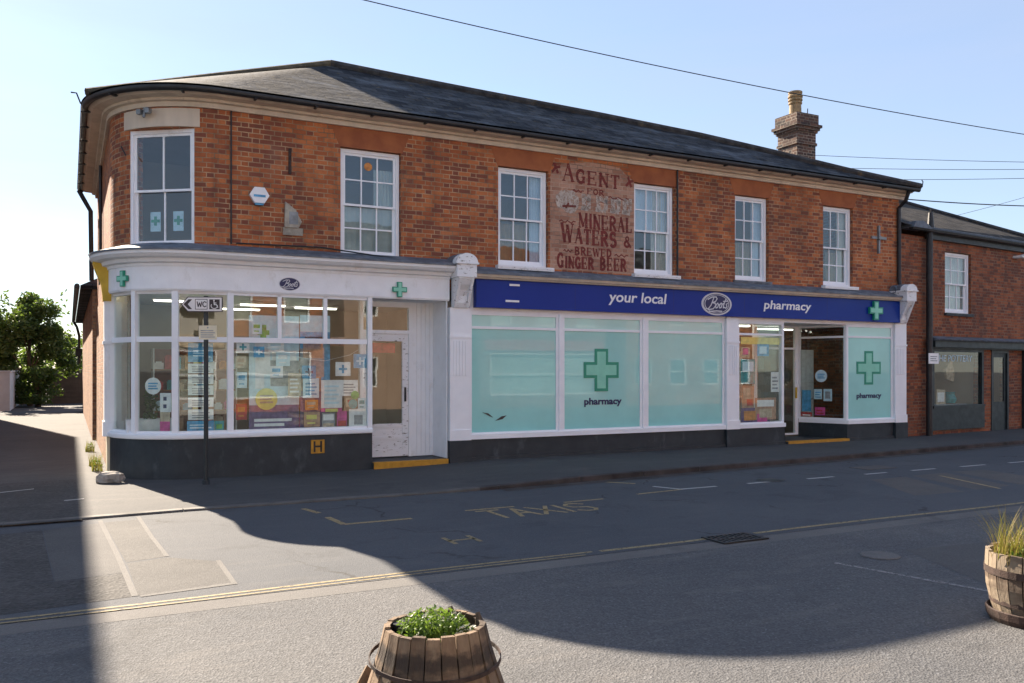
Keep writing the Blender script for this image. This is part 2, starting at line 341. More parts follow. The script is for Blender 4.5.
M['oakpale']=oakmat('grey_oak_staves',(.34,.275,.20),(.25,.19,.13),(.09,.06,.04))
M['rust']=paint('rusty_hoop',(.05,.027,.02),.7,.3,12,.6,(.10,.045,.022))
M['fencewood']=oakmat('fence_boards',(.17,.14,.105),(.13,.105,.08),(.08,.065,.05))
M['render']=paint('white_render',(.62,.64,.66),.8,.08,2,.3)
M['renderpink']=paint('peach_render',(.66,.42,.32),.8,.08,2,.3)
M['rock']=paint('pale_rock',(.42,.38,.33),.9,.25,7,.9,(.14,.12,.10))

# ------------------------------------------------------------------ world, sun, camera
wd=bpy.data.worlds.new('World'); scene.world=wd; wd.use_nodes=True; nt=wd.node_tree; bg=nt.nodes['Background']
ELEV=R(30.3)
SUNL=(-.23,1.)                                    # towards the sun, street coordinates
sx,sy=SUNL[0]*T[0]+SUNL[1]*N[0], SUNL[0]*T[1]+SUNL[1]*N[1]; l=math.hypot(sx,sy); sx/=l; sy/=l
sky=nt.nodes.new('ShaderNodeTexSky'); sky.sky_type='NISHITA'; sky.sun_disc=False; sky.sun_elevation=ELEV
sky.sun_rotation=math.atan2(sx,sy); sky.air_density=1.0; sky.dust_density=.15; sky.ozone_density=1.6
def wn(t,**k):
    n=nt.nodes.new(t)
    for a,v in k.items(): setattr(n,a,v)
    return n
tc=wn('ShaderNodeTexCoord'); mp=wn('ShaderNodeMapping'); mp.inputs['Scale'].default_value=(1.2,1.2,6.5); nt.links.new(tc.outputs['Generated'],mp.inputs[0])
nz=wn('ShaderNodeTexNoise'); nz.inputs['Scale'].default_value=1.9; nz.inputs['Detail'].default_value=7; nz.inputs['Roughness'].default_value=.58; nz.inputs['Distortion'].default_value=.4; nt.links.new(mp.outputs[0],nz.inputs['Vector'])
mr=wn('ShaderNodeMapRange'); mr.inputs[1].default_value=.30; mr.inputs[2].default_value=.80; mr.inputs[3].default_value=.40; mr.inputs[4].default_value=.66; nt.links.new(nz.outputs[0],mr.inputs[0])
mx=wn('ShaderNodeMix',data_type='RGBA'); nt.links.new(mr.outputs[0],mx.inputs[0]); nt.links.new(sky.outputs[0],mx.inputs[6]); mx.inputs[7].default_value=(2.95,3.4,4.55,1)
nt.links.new(mx.outputs[2],bg.inputs[0]); bg.inputs[1].default_value=.049
sl=bpy.data.lights.new('sun','SUN'); sl.energy=4.4; sl.angle=R(.5); sl.color=(1,.85,.68)
so=bpy.data.objects.new('sun',sl); COL.objects.link(so); dv=Vector((sx*math.cos(ELEV),sy*math.cos(ELEV),math.sin(ELEV)))
so.rotation_euler=dv.to_track_quat('Z','Y').to_euler(); so.location=(0,0,30)
cam=bpy.data.cameras.new('camera'); cam.sensor_width=36; cam.lens=FPX/1024*36; cam.shift_y=(HY-341.5)/1024; cam.clip_end=3000; cam.clip_start=.1
co=bpy.data.objects.new('camera',cam); COL.objects.link(co); co.location=(0,0,CAMH); co.rotation_euler=(R(90),0,0); scene.camera=co
scene.view_settings.view_transform='Standard'; scene.view_settings.look='None'; scene.view_settings.exposure=2.12
scene.cycles.max_bounces=10; scene.cycles.transparent_max_bounces=16; scene.cycles.sample_clamp_indirect=6
scene.render.resolution_x=1024; scene.render.resolution_y=683

# ------------------------------------------------------------------ ground
def sheet(pts,z,name,mat,parent=None,kind='structure',label=None,zf=None):
    m=MB(); m.face([(p[0],p[1],(zf(p[0]) if zf else 0)+z) for p in pts])
    if parent: o=m.build(name,mat,parent)
    else: o=thing(m,name,mat,0,0,0,kind=kind,label=label)
    return o
sheet([(-600,-600),(600,-600),(600,900),(-600,900)],0,'ground',M['square'],label='speckled grey tarmac of the square in front of the road')
KY=[(-60,-3.6),(-6.8,-3.12),(-5.0,-2.98),(-.9,-2.98),(2.9,-2.62),(8.2,-2.2),(14,-1.7),(60,3)]
def ky(s):
    for (a,b),(c,d) in zip(KY,KY[1:]):
        if a<=s<=c: return b+(d-b)*(s-a)/(c-a)
def pz(s): return .022 if s<-2 else (.08 if s>.5 else .022+.058*(s+2)/2.5)
m=MB(); st=[-60,-6.8,-5,-3.5,-2,-.9,.5,2.9,8.2,14,60]
road=None
m.face([(s,-7.14,0) for s in (-60,60)]+[(60,3,0),(14,-1.7,0),(8.2,-2.2,0),(2.9,-2.62,0),(-.9,-2.98,0),(-5,-2.98,0),(-6.8,-3.12,0),(-60,-3.6,0)])
road=thing(m,'road',M['road'],0,0,.004,kind='structure',label='grey asphalt road with worn bay markings')
m=MB()
for a,b in zip(st,st[1:]):
    m.face([(a,ky(a)+.13,pz(a)),(b,ky(b)+.13,pz(b)),(b,60,pz(b)),(a,60,pz(a))])
thing(m,'pavement',M['pavement'],0,0,0,kind='structure',label='tarmac pavement along the shop fronts and into the side lane')
def kerb(name,a0,b0,mat,off=0):
    m=MB(); ss=[a0]+[x for x in st if a0<x<b0]+[b0]; step=.0
    pts=[]
    for a,b in zip(ss,ss[1:]):
        n=max(1,int((b-a)/.9))
        for i in range(n):
            p=a+(b-a)*i/n; q=a+(b-a)*(i+1)/n-.008
            za=pz(p)+.006+random.uniform(-.002,.002); zb=pz(q)+.006
            P=[(p,ky(p)),(q,ky(q)),(q,ky(q)+.135),(p,ky(p)+.135)]
            m.face([(P[0][0],P[0][1]+.012,za),(P[1][0],P[1][1]+.012,zb),(P[2][0],P[2][1],zb),(P[3][0],P[3][1],za)])
            m.face([(P[0][0],P[0][1],0),(P[1][0],P[1][1],0),(P[1][0],P[1][1],zb-.01),(P[0][0],P[0][1],za-.01)])
            m.face([(P[0][0],P[0][1],za-.01),(P[1][0],P[1][1],zb-.01),(P[1][0],P[1][1]+.012,zb),(P[0][0],P[0][1]+.012,za)])
            m.face([(q,ky(q),0),(q,ky(q)+.135,0),(q,ky(q)+.135,zb),(q,ky(q),zb-.01)])
    return thing(m,name,mat,0,0,0,kind='structure',label='row of low kerb stones between road and pavement')
kerb('kerb',-30,-1.2,M['kerb']); kerb('kerb',-1.2,30,M['kerbred'])
m=MB()
for a,b in zip(st[5:-1],st[6:]): m.face([(a,ky(a)-.22,0),(b,ky(b)-.22,0),(b,ky(b)-.001,0),(a,ky(a)-.001,0)])
m.build('gutter_channel',M['kerbred'],road,(0,0,.004))
def patch(px,z,name,mat,label=None,raw=False,base=0):
    pts=px if raw else [gnd(*p) for p in px]
    m=MB(); m.face([(p[0],p[1],z) for p in pts]); o=m.build(name,mat,road,(0,0,-.004)); return o
# repairs and channel
m=MB(); m.face([(-60,-7.40,.0052-.0040),(60,-7.40,.0052-.0040),(60,-7.142,.0012),(-60,-7.142,.0012)]); m.build('channel_strip',M['strip'],road,(0,0,-.004))
patch([(43,531),(103,523),(124,573),(55,582)],.0052,'tarmac_patch',M['patchpale'])
patch([(0,535),(42,531),(54,582),(0,586)],.0052,'tarmac_patch',M['gravelly'])
patch([(0,586),(54,582.5),(124,573.5),(135,597),(0,616)],.0056,'tarmac_patch',M['gravelly'])
patch([(104,523),(137,520),(167,557),(126,563)],.0052,'tarmac_patch',M['patchmid'])
patch([(127,564),(168,558),(219,562),(235,584),(138,596)],.0060,'tarmac_patch',M['patchmid'])
def line(pts,w,z,name,mat,par=None):
    m=MB()
    for i in range(len(pts)-1):
        (a,b),(c,d)=pts[i],pts[i+1]; l=math.hypot(c-a,d-b); ux,uy=(c-a)/l,(d-b)/l; h=w/2; zz=z+.0003*(i%2)
        m.face([(a+uy*h,b-ux*h,zz),(c+uy*h,d-ux*h,zz),(c-uy*h,d+ux*h,zz),(a-uy*h,b+ux*h,zz)])
    return m.build(name,mat,par or road,(0,0,-.004))
line([gnd(100,521),gnd(118,557),gnd(135,597)],.045,.0068,'patch_joint',M['strip'])
line([gnd(138,517),gnd(152,538),gnd(167,557)],.04,.0068,'patch_joint',M['strip'])
line([gnd(218,561),gnd(235,585)],.04,.0068,'patch_joint',M['strip'])
line([gnd(140,597),gnd(235,584)],.06,.0070,'patch_joint',M['strip'])
Y='roadyellow'
def yl(s0,s1,wob=0):
    pts=[]; s=s0
    while s<s1: pts.append((s,-7.02+.02*math.sin(s*1.3)+wob)); s+=.55
    pts.append((s1,-7.02+wob)); return pts
line(yl(-30,-1.98),.04,.0062,'yellow_line',M[Y]); line(yl(-30,-2.1,-.085),.028,.0062,'yellow_line',M[Y]); line(yl(-1.9,-.62),.06,.0062,'yellow_line',M[Y]); line(yl(-.05,9),.06,.0062,'yellow_line',M[Y])
# bay marks
fy=M['roadyellowfaint']
line([(-3.62,-4.12),(-3.58,-4.64),(-2.81,-4.63)],.075,.0062,'bay_line',fy); line([(-3.72,-3.4),(-3.63,-3.8)],.07,.0062,'bay_line',fy)
line([(.80,-2.99),(1.1,-3.36)],.07,.0062,'bay_line',fy); line([(-2.07,-4.42),(-1.42,-4.41)],.06,.0062,'bay_line',fy); line([(-.72,-4.41),(-.12,-4.38)],.06,.0062,'bay_line',fy)
line([(1.15,-3.72),(1.31,-4.13),(1.95,-4.12)],.07,.0064,'bay_line',M['roadwhite']); line([(.5,-4.24),(1.31,-4.15)],.06,.0062,'bay_line',fy)
for a,b in ((2.55,3.16),(3.73,4.3),(4.97,5.48),(6.06,6.66),(7.29,7.96),(8.61,9.3),(9.9,10.6),(11.3,12),(12.6,13.3)):
    line([(a,-4.1),(b,-4.09)],.07,.0062,'bay_dash',M['roadwhite'])
G={'T':[[(0,1),(1,1)],[(.5,1),(.5,0)]],'A':[[(0,0),(.5,1),(1,0)],[(.2,.38),(.8,.38)]],'X':[[(0,0),(1,1)],[(0,1),(1,0)]],'I':[[(.5,0),(.5,1)]],
   'S':[[(1,.85),(.7,1),(.3,1),(.05,.8),(.2,.55),(.8,.45),(.95,.2),(.7,0),(.3,0),(0,.15)]],'H':[[(0,0),(0,1)],[(1,0),(1,1)],[(0,.5),(1,.5)]]}
m=MB(); x=-1.98
for ch,w in zip('TAXIS',(.27,.25,.27,.09,.27)):
    m.strokes([[(x+u*w,-5.06+v*.52) for u,v in ln] for ln in G[ch]],.055,0,0,lambda a,b,k:(a,b,.0062+k)); x+=w+.06
m.build('taxi_lettering',M['roadyellowfaint'],road,(0,0,-.004))
m=MB(); m.strokes([[(-2.93+u*.26,-6.12+v*.30) for u,v in ln] for ln in G['H']],.05,0,0,lambda a,b,k:(a,b,.0062+k)); m.build('hydrant_letter',M[Y],road,(0,0,-.004))
# worn hatch to the right, white lines and patches on the square
for px in ([(870,480),(905,477),(965,492),(915,496)],[(912,476),(945,473),(1010,486),(975,490)],[(952,472),(985,470),(1050,480),(1020,485)]): patch(px,.0052,'worn_hatching',M['patchworn'])
line([gnd(940,476),gnd(1000,489)],.06,.0068,'bay_line',fy)
sq=None
def sqs(pts,z,name,mat,w=None):
    m=MB()
    if w:
        (a,b),(c,d)=pts; l=math.hypot(c-a,d-b); ux,uy=(c-a)/l,(d-b)/l; h=w/2
        m.face([(a+uy*h,b-ux*h,z),(c+uy*h,d-ux*h,z),(c-uy*h,d+ux*h,z),(a-uy*h,b+ux*h,z)])
    else: m.face([(p[0],p[1],z) for p in pts])
    return m.build(name,mat,road,(0,0,-.004))
sqs([gnd(835,563),gnd(992,592)],.0026,'parking_line',M['roadfaint'],.05)
sqs([gnd(905,550),gnd(1060,535),gnd(1060,590),gnd(985,584)],.0014,'rough_patch',M['patchpale'])
m=MB(); c0=gnd(880,556); m.lathe([(0,.012),(.16,.012),(.17,.004)],c0,20); m.build('cover_plate',M['strip'],road,(0,0,-.004))
# pavement details in the side lane
m=MB(); m.face([(p[0],p[1],.026) for p in (gnd(-80,490),gnd(76,481),gnd(82,522),gnd(-80,534))]); thing(m,'lane_patch',M['gravelly'],0,0,0,kind='structure',label='rough gravelly tarmac repair at the mouth of the lane')
m=MB(); q=[gnd(-20,497),gnd(34,491)]
m.face([(q[0][0],q[0][1]-.03,.03),(q[1][0],q[1][1]-.03,.03),(q[1][0],q[1][1]+.03,.03),(q[0][0],q[0][1]+.03,.03)])
q=[gnd(64,503),gnd(84,501)]
m.face([(q[0][0],q[0][1]-.04,.03),(q[1][0],q[1][1]-.04,.03),(q[1][0],q[1][1]+.04,.03),(q[0][0],q[0][1]+.04,.03)])
thing(m,'lane_marking',M['roadwhite'],0,0,0,kind='structure',label='short worn white dashes on the rough lane patch')
# drain grate in the yellow line
g=gnd(735,539); gr=empty('drain_grate',g[0],g[1],.006,label='dark iron slotted drain grate breaking the yellow line',cat='drain grate')
m=MB(); m.box(-.28,.28,-.17,-.14,0,.012).box(-.28,.28,.14,.17,0,.012).box(-.28,-.25,-.14,.14,0,.012).box(.25,.28,-.14,.14,0,.012)
for i in range(9): m.box(-.215+i*.055,-.19+i*.055,-.14,.14,0,.010)
m.box(-.25,.25,-.012,.012,.0102,.0118); m.build('grate_bars',M['black'],gr)
m=MB(); m.face([(-.25,-.14,.001),(.25,-.14,.001),(.25,.14,.001),(-.25,.14,.001)]); m.build('drain_dark_sheet',M['black'],gr)  # flat black sheet, painted shade for the hollow below the bars
g=gnd(770,480.5); m=MB(); m.lathe([(0,.010),(.15,.010),(.17,.006),(.21,.002)],(0,0),18); thing(m,'manhole_cover',M['blackgreen'],g[0],g[1],.005,smooth=False,label='small dark round utility cover beside a white dash in the road',cat='manhole cover')
g=gnd(873,468); m=MB(); m.box(-.35,.35,-.2,.2,0,.006); thing(m,'access_cover',M['patchworn'],g[0],g[1],.005,label='pale rectangular access cover in the road near the kerb',cat='access cover')

# ------------------------------------------------------------------ main building
B=empty('corner_building',0,0,0,label='two storey red brick corner building with slate roof, rounded left end and chemist shopfront',cat='building')
C0,RU,Y0=-4.1,1.5,.10
ENDS=11.05; SIDE=8.5
def PU(u):                         # upper wall path: side lane wall, rounded corner, straight front
    if u>=C0: return (u,Y0,0.,-1.)
    th=(C0-u)/RU
    if th<PI/2: return (C0-RU*math.sin(th),Y0+RU-RU*math.cos(th),-math.sin(th),-math.cos(th))
    return (C0-RU,Y0+RU+(th-PI/2)*RU,-1.,0.)
UA=C0-RU*PI/2; UEND=UA-(SIDE-Y0-RU)
def subdiv(a,b,path_arc=(UA,C0)):
    out=[a]; 
    if b>path_arc[0] and a<path_arc[1]:
        n=max(1,int(math.ceil((min(b,path_arc[1])-max(a,path_arc[0]))/.11)))
        lo,hi=max(a,path_arc[0]),min(b,path_arc[1])
        if lo>a: out.append(lo)
        out+= [lo+(hi-lo)*i/n for i in range(1,n+1)]
    if out[-1]<b-1e-6: out.append(b)
    return out
def wall(mb,path,u0,u1,z0,z1,ops,th=.24,arc=(UA,C0)):
    us=sorted(set([u0,u1]+[o[0] for o in ops]+[o[1] for o in ops])); zs=sorted(set([z0,z1]+[o[2] for o in ops]+[o[3] for o in ops]))
    for a,b in zip(us,us[1:]):
        for c,d in zip(zs,zs[1:]):
            um,zm=(a+b)/2,(c+d)/2
            if any(o[0]<um<o[1] and o[2]<zm<o[3] for o in ops): continue
            ss=subdiv(a,b,arc)
            for p,q in zip(ss,ss[1:]):
                A1=path(p); B1=path(q)
                mb.face([(A1[0],A1[1],c),(B1[0],B1[1],c),(B1[0],B1[1],d),(A1[0],A1[1],d)],[(p,c),(q,c),(q,d),(p,d)])
                ia=(A1[0]-A1[2]*th,A1[1]-A1[3]*th); ib=(B1[0]-B1[2]*th,B1[1]-B1[3]*th)
                mb.face([(ib[0],ib[1],c),(ia[0],ia[1],c),(ia[0],ia[1],d),(ib[0],ib[1],d)],[(q,c),(p,c),(p,d),(q,d)])
    for (a,b,c,d) in ops:
        for u,sg in ((a,1),(b,-1)):
            P=path(u); I=(P[0]-P[2]*th,P[1]-P[3]*th); f=[(P[0],P[1],c),(I[0],I[1],c),(I[0],I[1],d),(P[0],P[1],d)]
            mb.face(f if sg<0 else f[::-1],([(0,c),(th,c),(th,d),(0,d)] if sg<0 else [(0,d),(th,d),(th,c),(0,c)]))
        ss=subdiv(a,b,arc)
        for p,q in zip(ss,ss[1:]):
            A1=path(p); B1=path(q); ia=(A1[0]-A1[2]*th,A1[1]-A1[3]*th); ib=(B1[0]-B1[2]*th,B1[1]-B1[3]*th)
            mb.face([(A1[0],A1[1],c),(B1[0],B1[1],c),(ib[0],ib[1],c),(ia[0],ia[1],c)][::-1],[(p,0),(q,0),(q,th),(p,th)])
            mb.face([(A1[0],A1[1],d),(B1[0],B1[1],d),(ib[0],ib[1],d),(ia[0],ia[1],d)],[(p,0),(q,0),(q,th),(p,th)])
    A1,B1=path(u0),path(u1)
    for P in (A1,B1):
        I=(P[0]-P[2]*th,P[1]-P[3]*th); mb.face([(P[0],P[1],z0),(I[0],I[1],z0),(I[0],I[1],z1),(P[0],P[1],z1)],[(0,z0),(th,z0),(th,z1),(0,z1)])
WB,WT=3.50,5.29
U1a,U1b=C0-RU*R(57.5),C0-RU*R(15.5)
wins=[(-2.26,-1.22),(.60,1.63),(3.53,4.52),(6.07,7.0),(8.59,9.52)]
ops=[(a,b,WB,WT) for a,b in wins]+[(U1a,U1b,3.50,5.31)]
m=MB(); wall(m,PU,UEND,ENDS,3.05,5.80,ops)
m.box(ENDS-.24,ENDS-.001,Y0+.24,SIDE,3.05,5.80).box(C0-RU+.002,ENDS-.24,SIDE-.24,SIDE-.002,.0,5.80)
m.build('wall',M['brick'],B)
m=MB()                                        # lower side wall (lane) and right flank, back
def PS(u): return (-5.6,u*-1.,-1.,0.)
m.box(-5.62,-5.38,1.62,SIDE+.0,0,3.05); m.build('side_wall',M['brick_side'],B); m=MB(); m.box(ENDS-.22,ENDS+.02,.35,SIDE-.25,0,3.05)
m.build('side_wall',M['brick_side'],B)
# lintels: flat rubbed brick arches
for a,b in wins:
    m=MB(); m.prism([(a-.02,WT-.001),(b+.02,WT-.001),(b+.16,5.635),(a-.16,5.635)],'y',Y0-.004,Y0+.05)
    m.build('lintel',M['lintel'],B)
def sweep(mb,path,u0,u1,prof,arc=(UA,C0),step=None):   # prof: (outwards, z)
    ss=subdiv(u0,u1,arc)
    for p,q in zip(ss,ss[1:]):
        P,Q=path(p),path(q)
        for (o0,z0),(o1,z1) in zip(prof,prof[1:]):
            mb.face([(P[0]+P[2]*o0,P[1]+P[3]*o0,z0),(Q[0]+Q[2]*o0,Q[1]+Q[3]*o0,z0),(Q[0]+Q[2]*o1,Q[1]+Q[3]*o1,z1),(P[0]+P[2]*o1,P[1]+P[3]*o1,z1)],
                    [(p,o0+z0),(q,o0+z0),(q,o1+z1),(p,o1+z1)])
    for u in (u0,u1):
        P=path(u); mb.face([(P[0]+P[2]*o,P[1]+P[3]*o,z) for o,z in prof])
def lintel_arc():
    m=MB(); sweep(m,PU,U1a-.10,U1b+.08,[(.0,5.325),(.02,5.325),(.02,5.60),(0,5.60)]); m.build('stone_lintel',M['cornice'],B)
lintel_arc()
m=MB(); sweep(m,PU,UEND,ENDS+.12,[(0,5.62),(.045,5.62),(.05,5.69),(.11,5.70),(.12,5.735),(.26,5.745),(.33,5.79),(.34,5.83),(-.1,5.84)])
m.build('cornice',M['cornice'],B)
# gutter with brackets
def guttermb():
    m=MB(); prof=[(.36+.05*math.cos(t),5.805+.05*math.sin(t)) for t in [R(x) for x in range(180,361,22)]]+[(.41,5.83),(.31,5.83)]
    sweep(m,PU,UEND-.25,ENDS+.22,prof); return m
G0=guttermb().build('gutter',M['black'],B)
u=UEND
while u<ENDS:
    m=MB(); P=PU(u); c=(P[0]+P[2]*.36,P[1]+P[3]*.36); m.obox(c,math.atan2(P[3],P[2])+PI/2,.03,.13,5.738,5.752 ); m.obox((P[0]+P[2]*.30,P[1]+P[3]*.30),math.atan2(P[3],P[2])+PI/2,.03,.05,5.752,5.79); m.build('gutter_bracket',M['black'],G0)
    u+= .92 if u>UA else .98
# roof
def rp(px,py,p=29.3):
    best=None
    for i in range(-8,500):
        y=i*.02; s,z=on(px,py,y); e=abs(z-(5.86+math.tan(R(p))*(y+.32)))
        if best is None or e<best[0]: best=(e,s,y,z)
    return best[1:]
RD=[rp(*q) for q in ((330,65.5),(400,79.5),(470,93),(600,117.5),(700,137.5),(776,155),(850,173))]
RD.append((ENDS+.25,-.25,5.86))
ev=[]; us=[UEND-.25]+subdiv(UA,C0)
for u in us: P=PU(u); ev.append((P[0]+P[2]*.42,P[1]+P[3]*.42,5.855))
m=MB(); apex=RD[0]
for a,b in zip(ev,ev[1:]): m.face([a,b,apex])
corn=(ev[-1]); E1=(ENDS+.25,Y0-.42,5.855)
xs=[corn[0]]+[max(corn[0],r[0]) for r in RD[1:-1]]
m.face([corn,(RD[0][0],corn[1],5.855),apex])
for i in range(len(RD)-1):
    a,b=RD[i],RD[i+1]
    m.face([(a[0],corn[1],5.855),(b[0] if i<len(RD)-2 else ENDS+.25,corn[1],5.855),b,a] )
back=[(r[0],r[1],r[2]) for r in RD]
bl=(ev[0][0],SIDE+.3,5.855); br=(ENDS+.25,SIDE+.3,5.855)
m.face([ev[0],apex,bl]); m.face([bl,apex,RD[3]]); m.face([bl,RD[3],br]); m.face([apex,RD[1],RD[2],RD[3]][::-1])
for i in range(3,len(RD)-1): m.face([RD[i],RD[i+1],br])
RO=m.build('roof',M['slate'],B)
m=MB(); pts=[(r[0],r[1],r[2]+.03) for r in RD]
m.tube(pts,.085,8); m.build('ridge_tiles',M['ridge'],RO)
m=MB(); m.tube([apex,(ev[4][0]*.5+ev[6][0]*.5,ev[5][1],ev[5][2]+.03)],.08,8); 
hp=rp(190,87.); m=MB(); m.tube([(apex[0],apex[1],apex[2]+.03),((apex[0]+ev[5][0])/2,(apex[1]+ev[5][1])/2,(apex[2]+ev[5][2])/2+.04),(ev[5][0],ev[5][1],ev[5][2]+.03)],.075,8); m.build('hip_tiles',paint('lichen_hip_tile',(.11,.09,.055),.9,.3,5,.8,(.26,.17,.05)),RO)
# chimney
CH=MB(); cx,cy=10.78,3.02
def sqring(mb,h,z0,z1): mb.box(cx-h,cx+h,cy-h,cy+h,z0,z1)
sqring(CH,.33,5.2,7.480); sqring(CH,.36,7.480,7.550); sqring(CH,.335,7.550,7.810); sqring(CH,.37,7.810,7.870); sqring(CH,.41,7.870,7.940); sqring(CH,.45,7.940,8.010); sqring(CH,.385,8.010,8.280)
ch=CH.build('chimney',M['brick_chimney'],B)
m=MB(); m.lathe([(.20,8.280),(.16,8.330),(.15,8.597),(.175,8.610),(.175,8.650),(.155,8.663),(.155,8.683),(.185,8.696),(.185,8.729),(.16,8.742),(.16,8.768),(.19,8.782),(.19,8.821),(.165,8.834),(.165,8.867),(.18,8.881),(.18,8.927),(.12,8.933),(.1,8.729)],(cx-.05,cy),20); m.build('chimney_pot',M['pot'],ch,smooth=False)
m=MB(); m.tube([(cx+.28,cy-.1,8.280),(cx+.29,cy-.1,8.518)],.012,5); m.build('chimney_rod',M['black'],ch)

# sash windows -----------------------------------------------------
def sash(name,parent,x,y,z,ang,w,h,cols,rows,frame,glass,sillw=.09,sillmat=None,curt=None,silly=.16,sillh=.07,bar=.022):
    f=MB(); t=.055
    f.box(0,t,.0,.12,0,h).box(w-t,w,.0,.12,0,h).box(t,w-t,.0,.12,h-t,h).box(t,w-t,-.0,.12,0,.05)
    mid=h*.49
    def sh(x0,x1,z0,z1,y0,top):
        s=.04; f.box(x0,x0+s,y0,y0+.035,z0,z1).box(x1-s,x1,y0,y0+.035,z0,z1).box(x0+s,x1-s,y0,y0+.035,z1-(s if top else .035),z1).box(x0+s,x1-s,y0,y0+.035,z0,z0+(.035 if top else .07))
        gz0,gz1=z0+(.035 if top else .07),z1-(s if top else .035); gw=x1-x0-2*s
        for i in range(1,cols): xx=x0+s+gw*i/cols; f.box(xx-bar/2,xx+bar/2,y0+.004,y0+.03,gz0,gz1)
        for j in range(1,rows):
            zz=gz0+(gz1-gz0)*j/rows; f.box(x0+s,x1-s,y0+.0045,y0+.0295,zz-bar/2,zz+bar/2)
        return (x0+s,x1-s,gz0,gz1,y0+.017)
    a=sh(t,w-t,mid-.02,h-t,.03,True); b=sh(t,w-t,.05,mid+.02,.068,False)
    X=x; o=f.build(name,frame,parent,(x,y,z),ang)
    for g in (a,b):
        q=MB(); q.box(g[0],g[1],g[4]-.002,g[4]+.002,g[2],g[3]); q.build('pane',glass,o)
    q=MB(); q.box(-sillw,w+sillw,-silly,.02,-sillh,-.002).box(-sillw+.01,w+sillw-.01,-silly-.012,.0,-sillh*.55,-.006); q.build('sill',sillmat or frame,o)
    if curt:
        for (c0,c1,zz0,zz1,cm) in curt:
            q=MB(); n=14
            for i in range(n):
                u0=c0+(c1-c0)*i/n; u1=c0+(c1-c0)*(i+1)/n; y0=.125+.015*(i%2); y1=.125+.015*((i+1)%2)
                q.face([(u0*w,y0,zz0*h),(u1*w,y1,zz0*h),(u1*w,y1,zz1*h),(u0*w,y0,zz1*h)])
            q.build('curtain',cm,o)
    return o
cu=M['curtain']; cg=paint('grey_green_blind',(.42,.46,.44),.8,.05,3)
cb=paint('pale_blue_curtain',(.55,.66,.78),.8,.08,3); ct=paint('brown_backing',(.22,.16,.09),.8,.1,3)
sets=[[(0.02,.98,.0,.48,cg),(.60,.98,.48,.85,cg)],[(.72,.98,.02,.98,cb),(.02,.66,.02,.45,ct)],[(.55,.98,.02,.98,cu),(.02,.98,.5,.98,cb)],[(.66,.98,.02,.98,cb),(.03,.62,.02,.46,ct)],[(.68,.98,.02,.98,cu),(.3,.66,.02,.44,ct)]]
sillm=[M['white'],M['sill_chip'],M['sill_chip'],M['lead'],M['white']]
WN=[]
for i,(a,b) in enumerate(wins):
    WN.append(sash('window',B,a+.012,Y0+.075,WB+.012,0,b-a-.024,WT-WB-.024,3,2,M['white'],M['oldglass'],.07,sillm[i],sets[i],silly=.19 if i!=3 else .12))
# round amber sticker in the first front window
m=MB(); m.lathe([(0,0),(.07,0)],(0,0),14); m.v=[(v[0],-.003,v[1]) for v in m.v]; m.build('sticker',M['p_orange'],WN[0],(.49,.044,1.52))
# corner window on a chord of the curve
Pa,Pb=PU(U1a),PU(U1b); ang=math.atan2(Pb[1]-Pa[1],Pb[0]-Pa[0]); cw=math.hypot(Pb[0]-Pa[0],Pb[1]-Pa[1])
nx,ny=-math.sin(ang),math.cos(ang)
W1=sash('window',B,Pa[0]+nx*.02,Pa[1]+ny*.02,3.512,ang,cw,1.80,2,1,M['white_worn'],M['oldglass'],.06,M['white_worn'],None,silly=.2,bar=.026)
for xx in (.28,.66):
    m=MB(); m.box(xx,xx+.17,.1,.104,.27,.57); m.cur=1; cx_=xx+.085; zc=.43; m.box(cx_-.022,cx_+.022,.095,.0995,zc-.07,zc+.07); m.box(cx_-.07,cx_+.07,.0945,.099,zc-.022,zc+.022); m.build('notice',[M['p_pale'],M['green']],W1)
def inner(c,Rr,y0,off,s1,y1):
    a=[(c-(Rr-off)*math.sin(R(t)),y0+Rr-(Rr-off)*math.cos(R(t))) for t in range(0,91,10)]
    return a+[(c-Rr+off,y1),(s1,y1),(s1,y0+off)]
# inner rooms: dark floor slab and room boxes
m=MB(); m.prism(inner(C0,RU,Y0,.25,10.8,8.2),'z',3.06,3.1); m.prism(inner(C0,RU,Y0,.25,10.8,8.2),'z',5.68,5.72); m.box(-5.3,10.8,3.6,3.62,3.1,5.5)
for s_ in (-3.3,-.1,2.6,5.4,7.8): m.box(s_,s_+.02,.36,3.6,3.1,5.5)
m.build('room_partition',M['interior'],B)

# wall fixings -------------------------------------------------------
m=MB(); c=(-3.56,4.36); hx=[(c[0]+.15*math.cos(R(60*i+0)),c[1]+.14*math.sin(R(60*i))) for i in range(6)]
m.prism(hx,'y',Y0-.08,Y0-.001); m.cur=1; m.box(c[0]-.09,c[0]+.09,Y0-.084,Y0-.0805,c[1]-.03,c[1]+.005); m.prism([(c[0]-.06,c[1]-.15),(c[0]+.06,c[1]-.15),(c[0]+.07,c[1]-.128),(c[0]-.07,c[1]-.128)],'y',Y0-.07,Y0-.01)
tag(m.build('alarm_box',[M['signwhite'],M['p_blue']],B),'white hexagonal alarm box with blue band')
m=MB(); m.box(-3.19,-2.88,Y0-.03,Y0-.001,3.78,3.90).prism([(-3.17,3.90),(-2.95,3.90),(-2.90,4.0),(-3.0,4.18),(-3.10,4.26),(-3.16,4.3)],'y',Y0-.05,Y0-.001); m.cur=1; m.box(-3.1,-2.96,Y0-.055,Y0-.0505,3.95,4.15)
tag(m.build('broken_vent',[M['stone'],M['grey_metal']],B),'broken grey stone and metal vent with jagged top')
m=MB(); m.box(-3.10,-3.06,Y0-.03,Y0-.001,4.75,5.15); m.build('iron_strap',M['rust'],B)
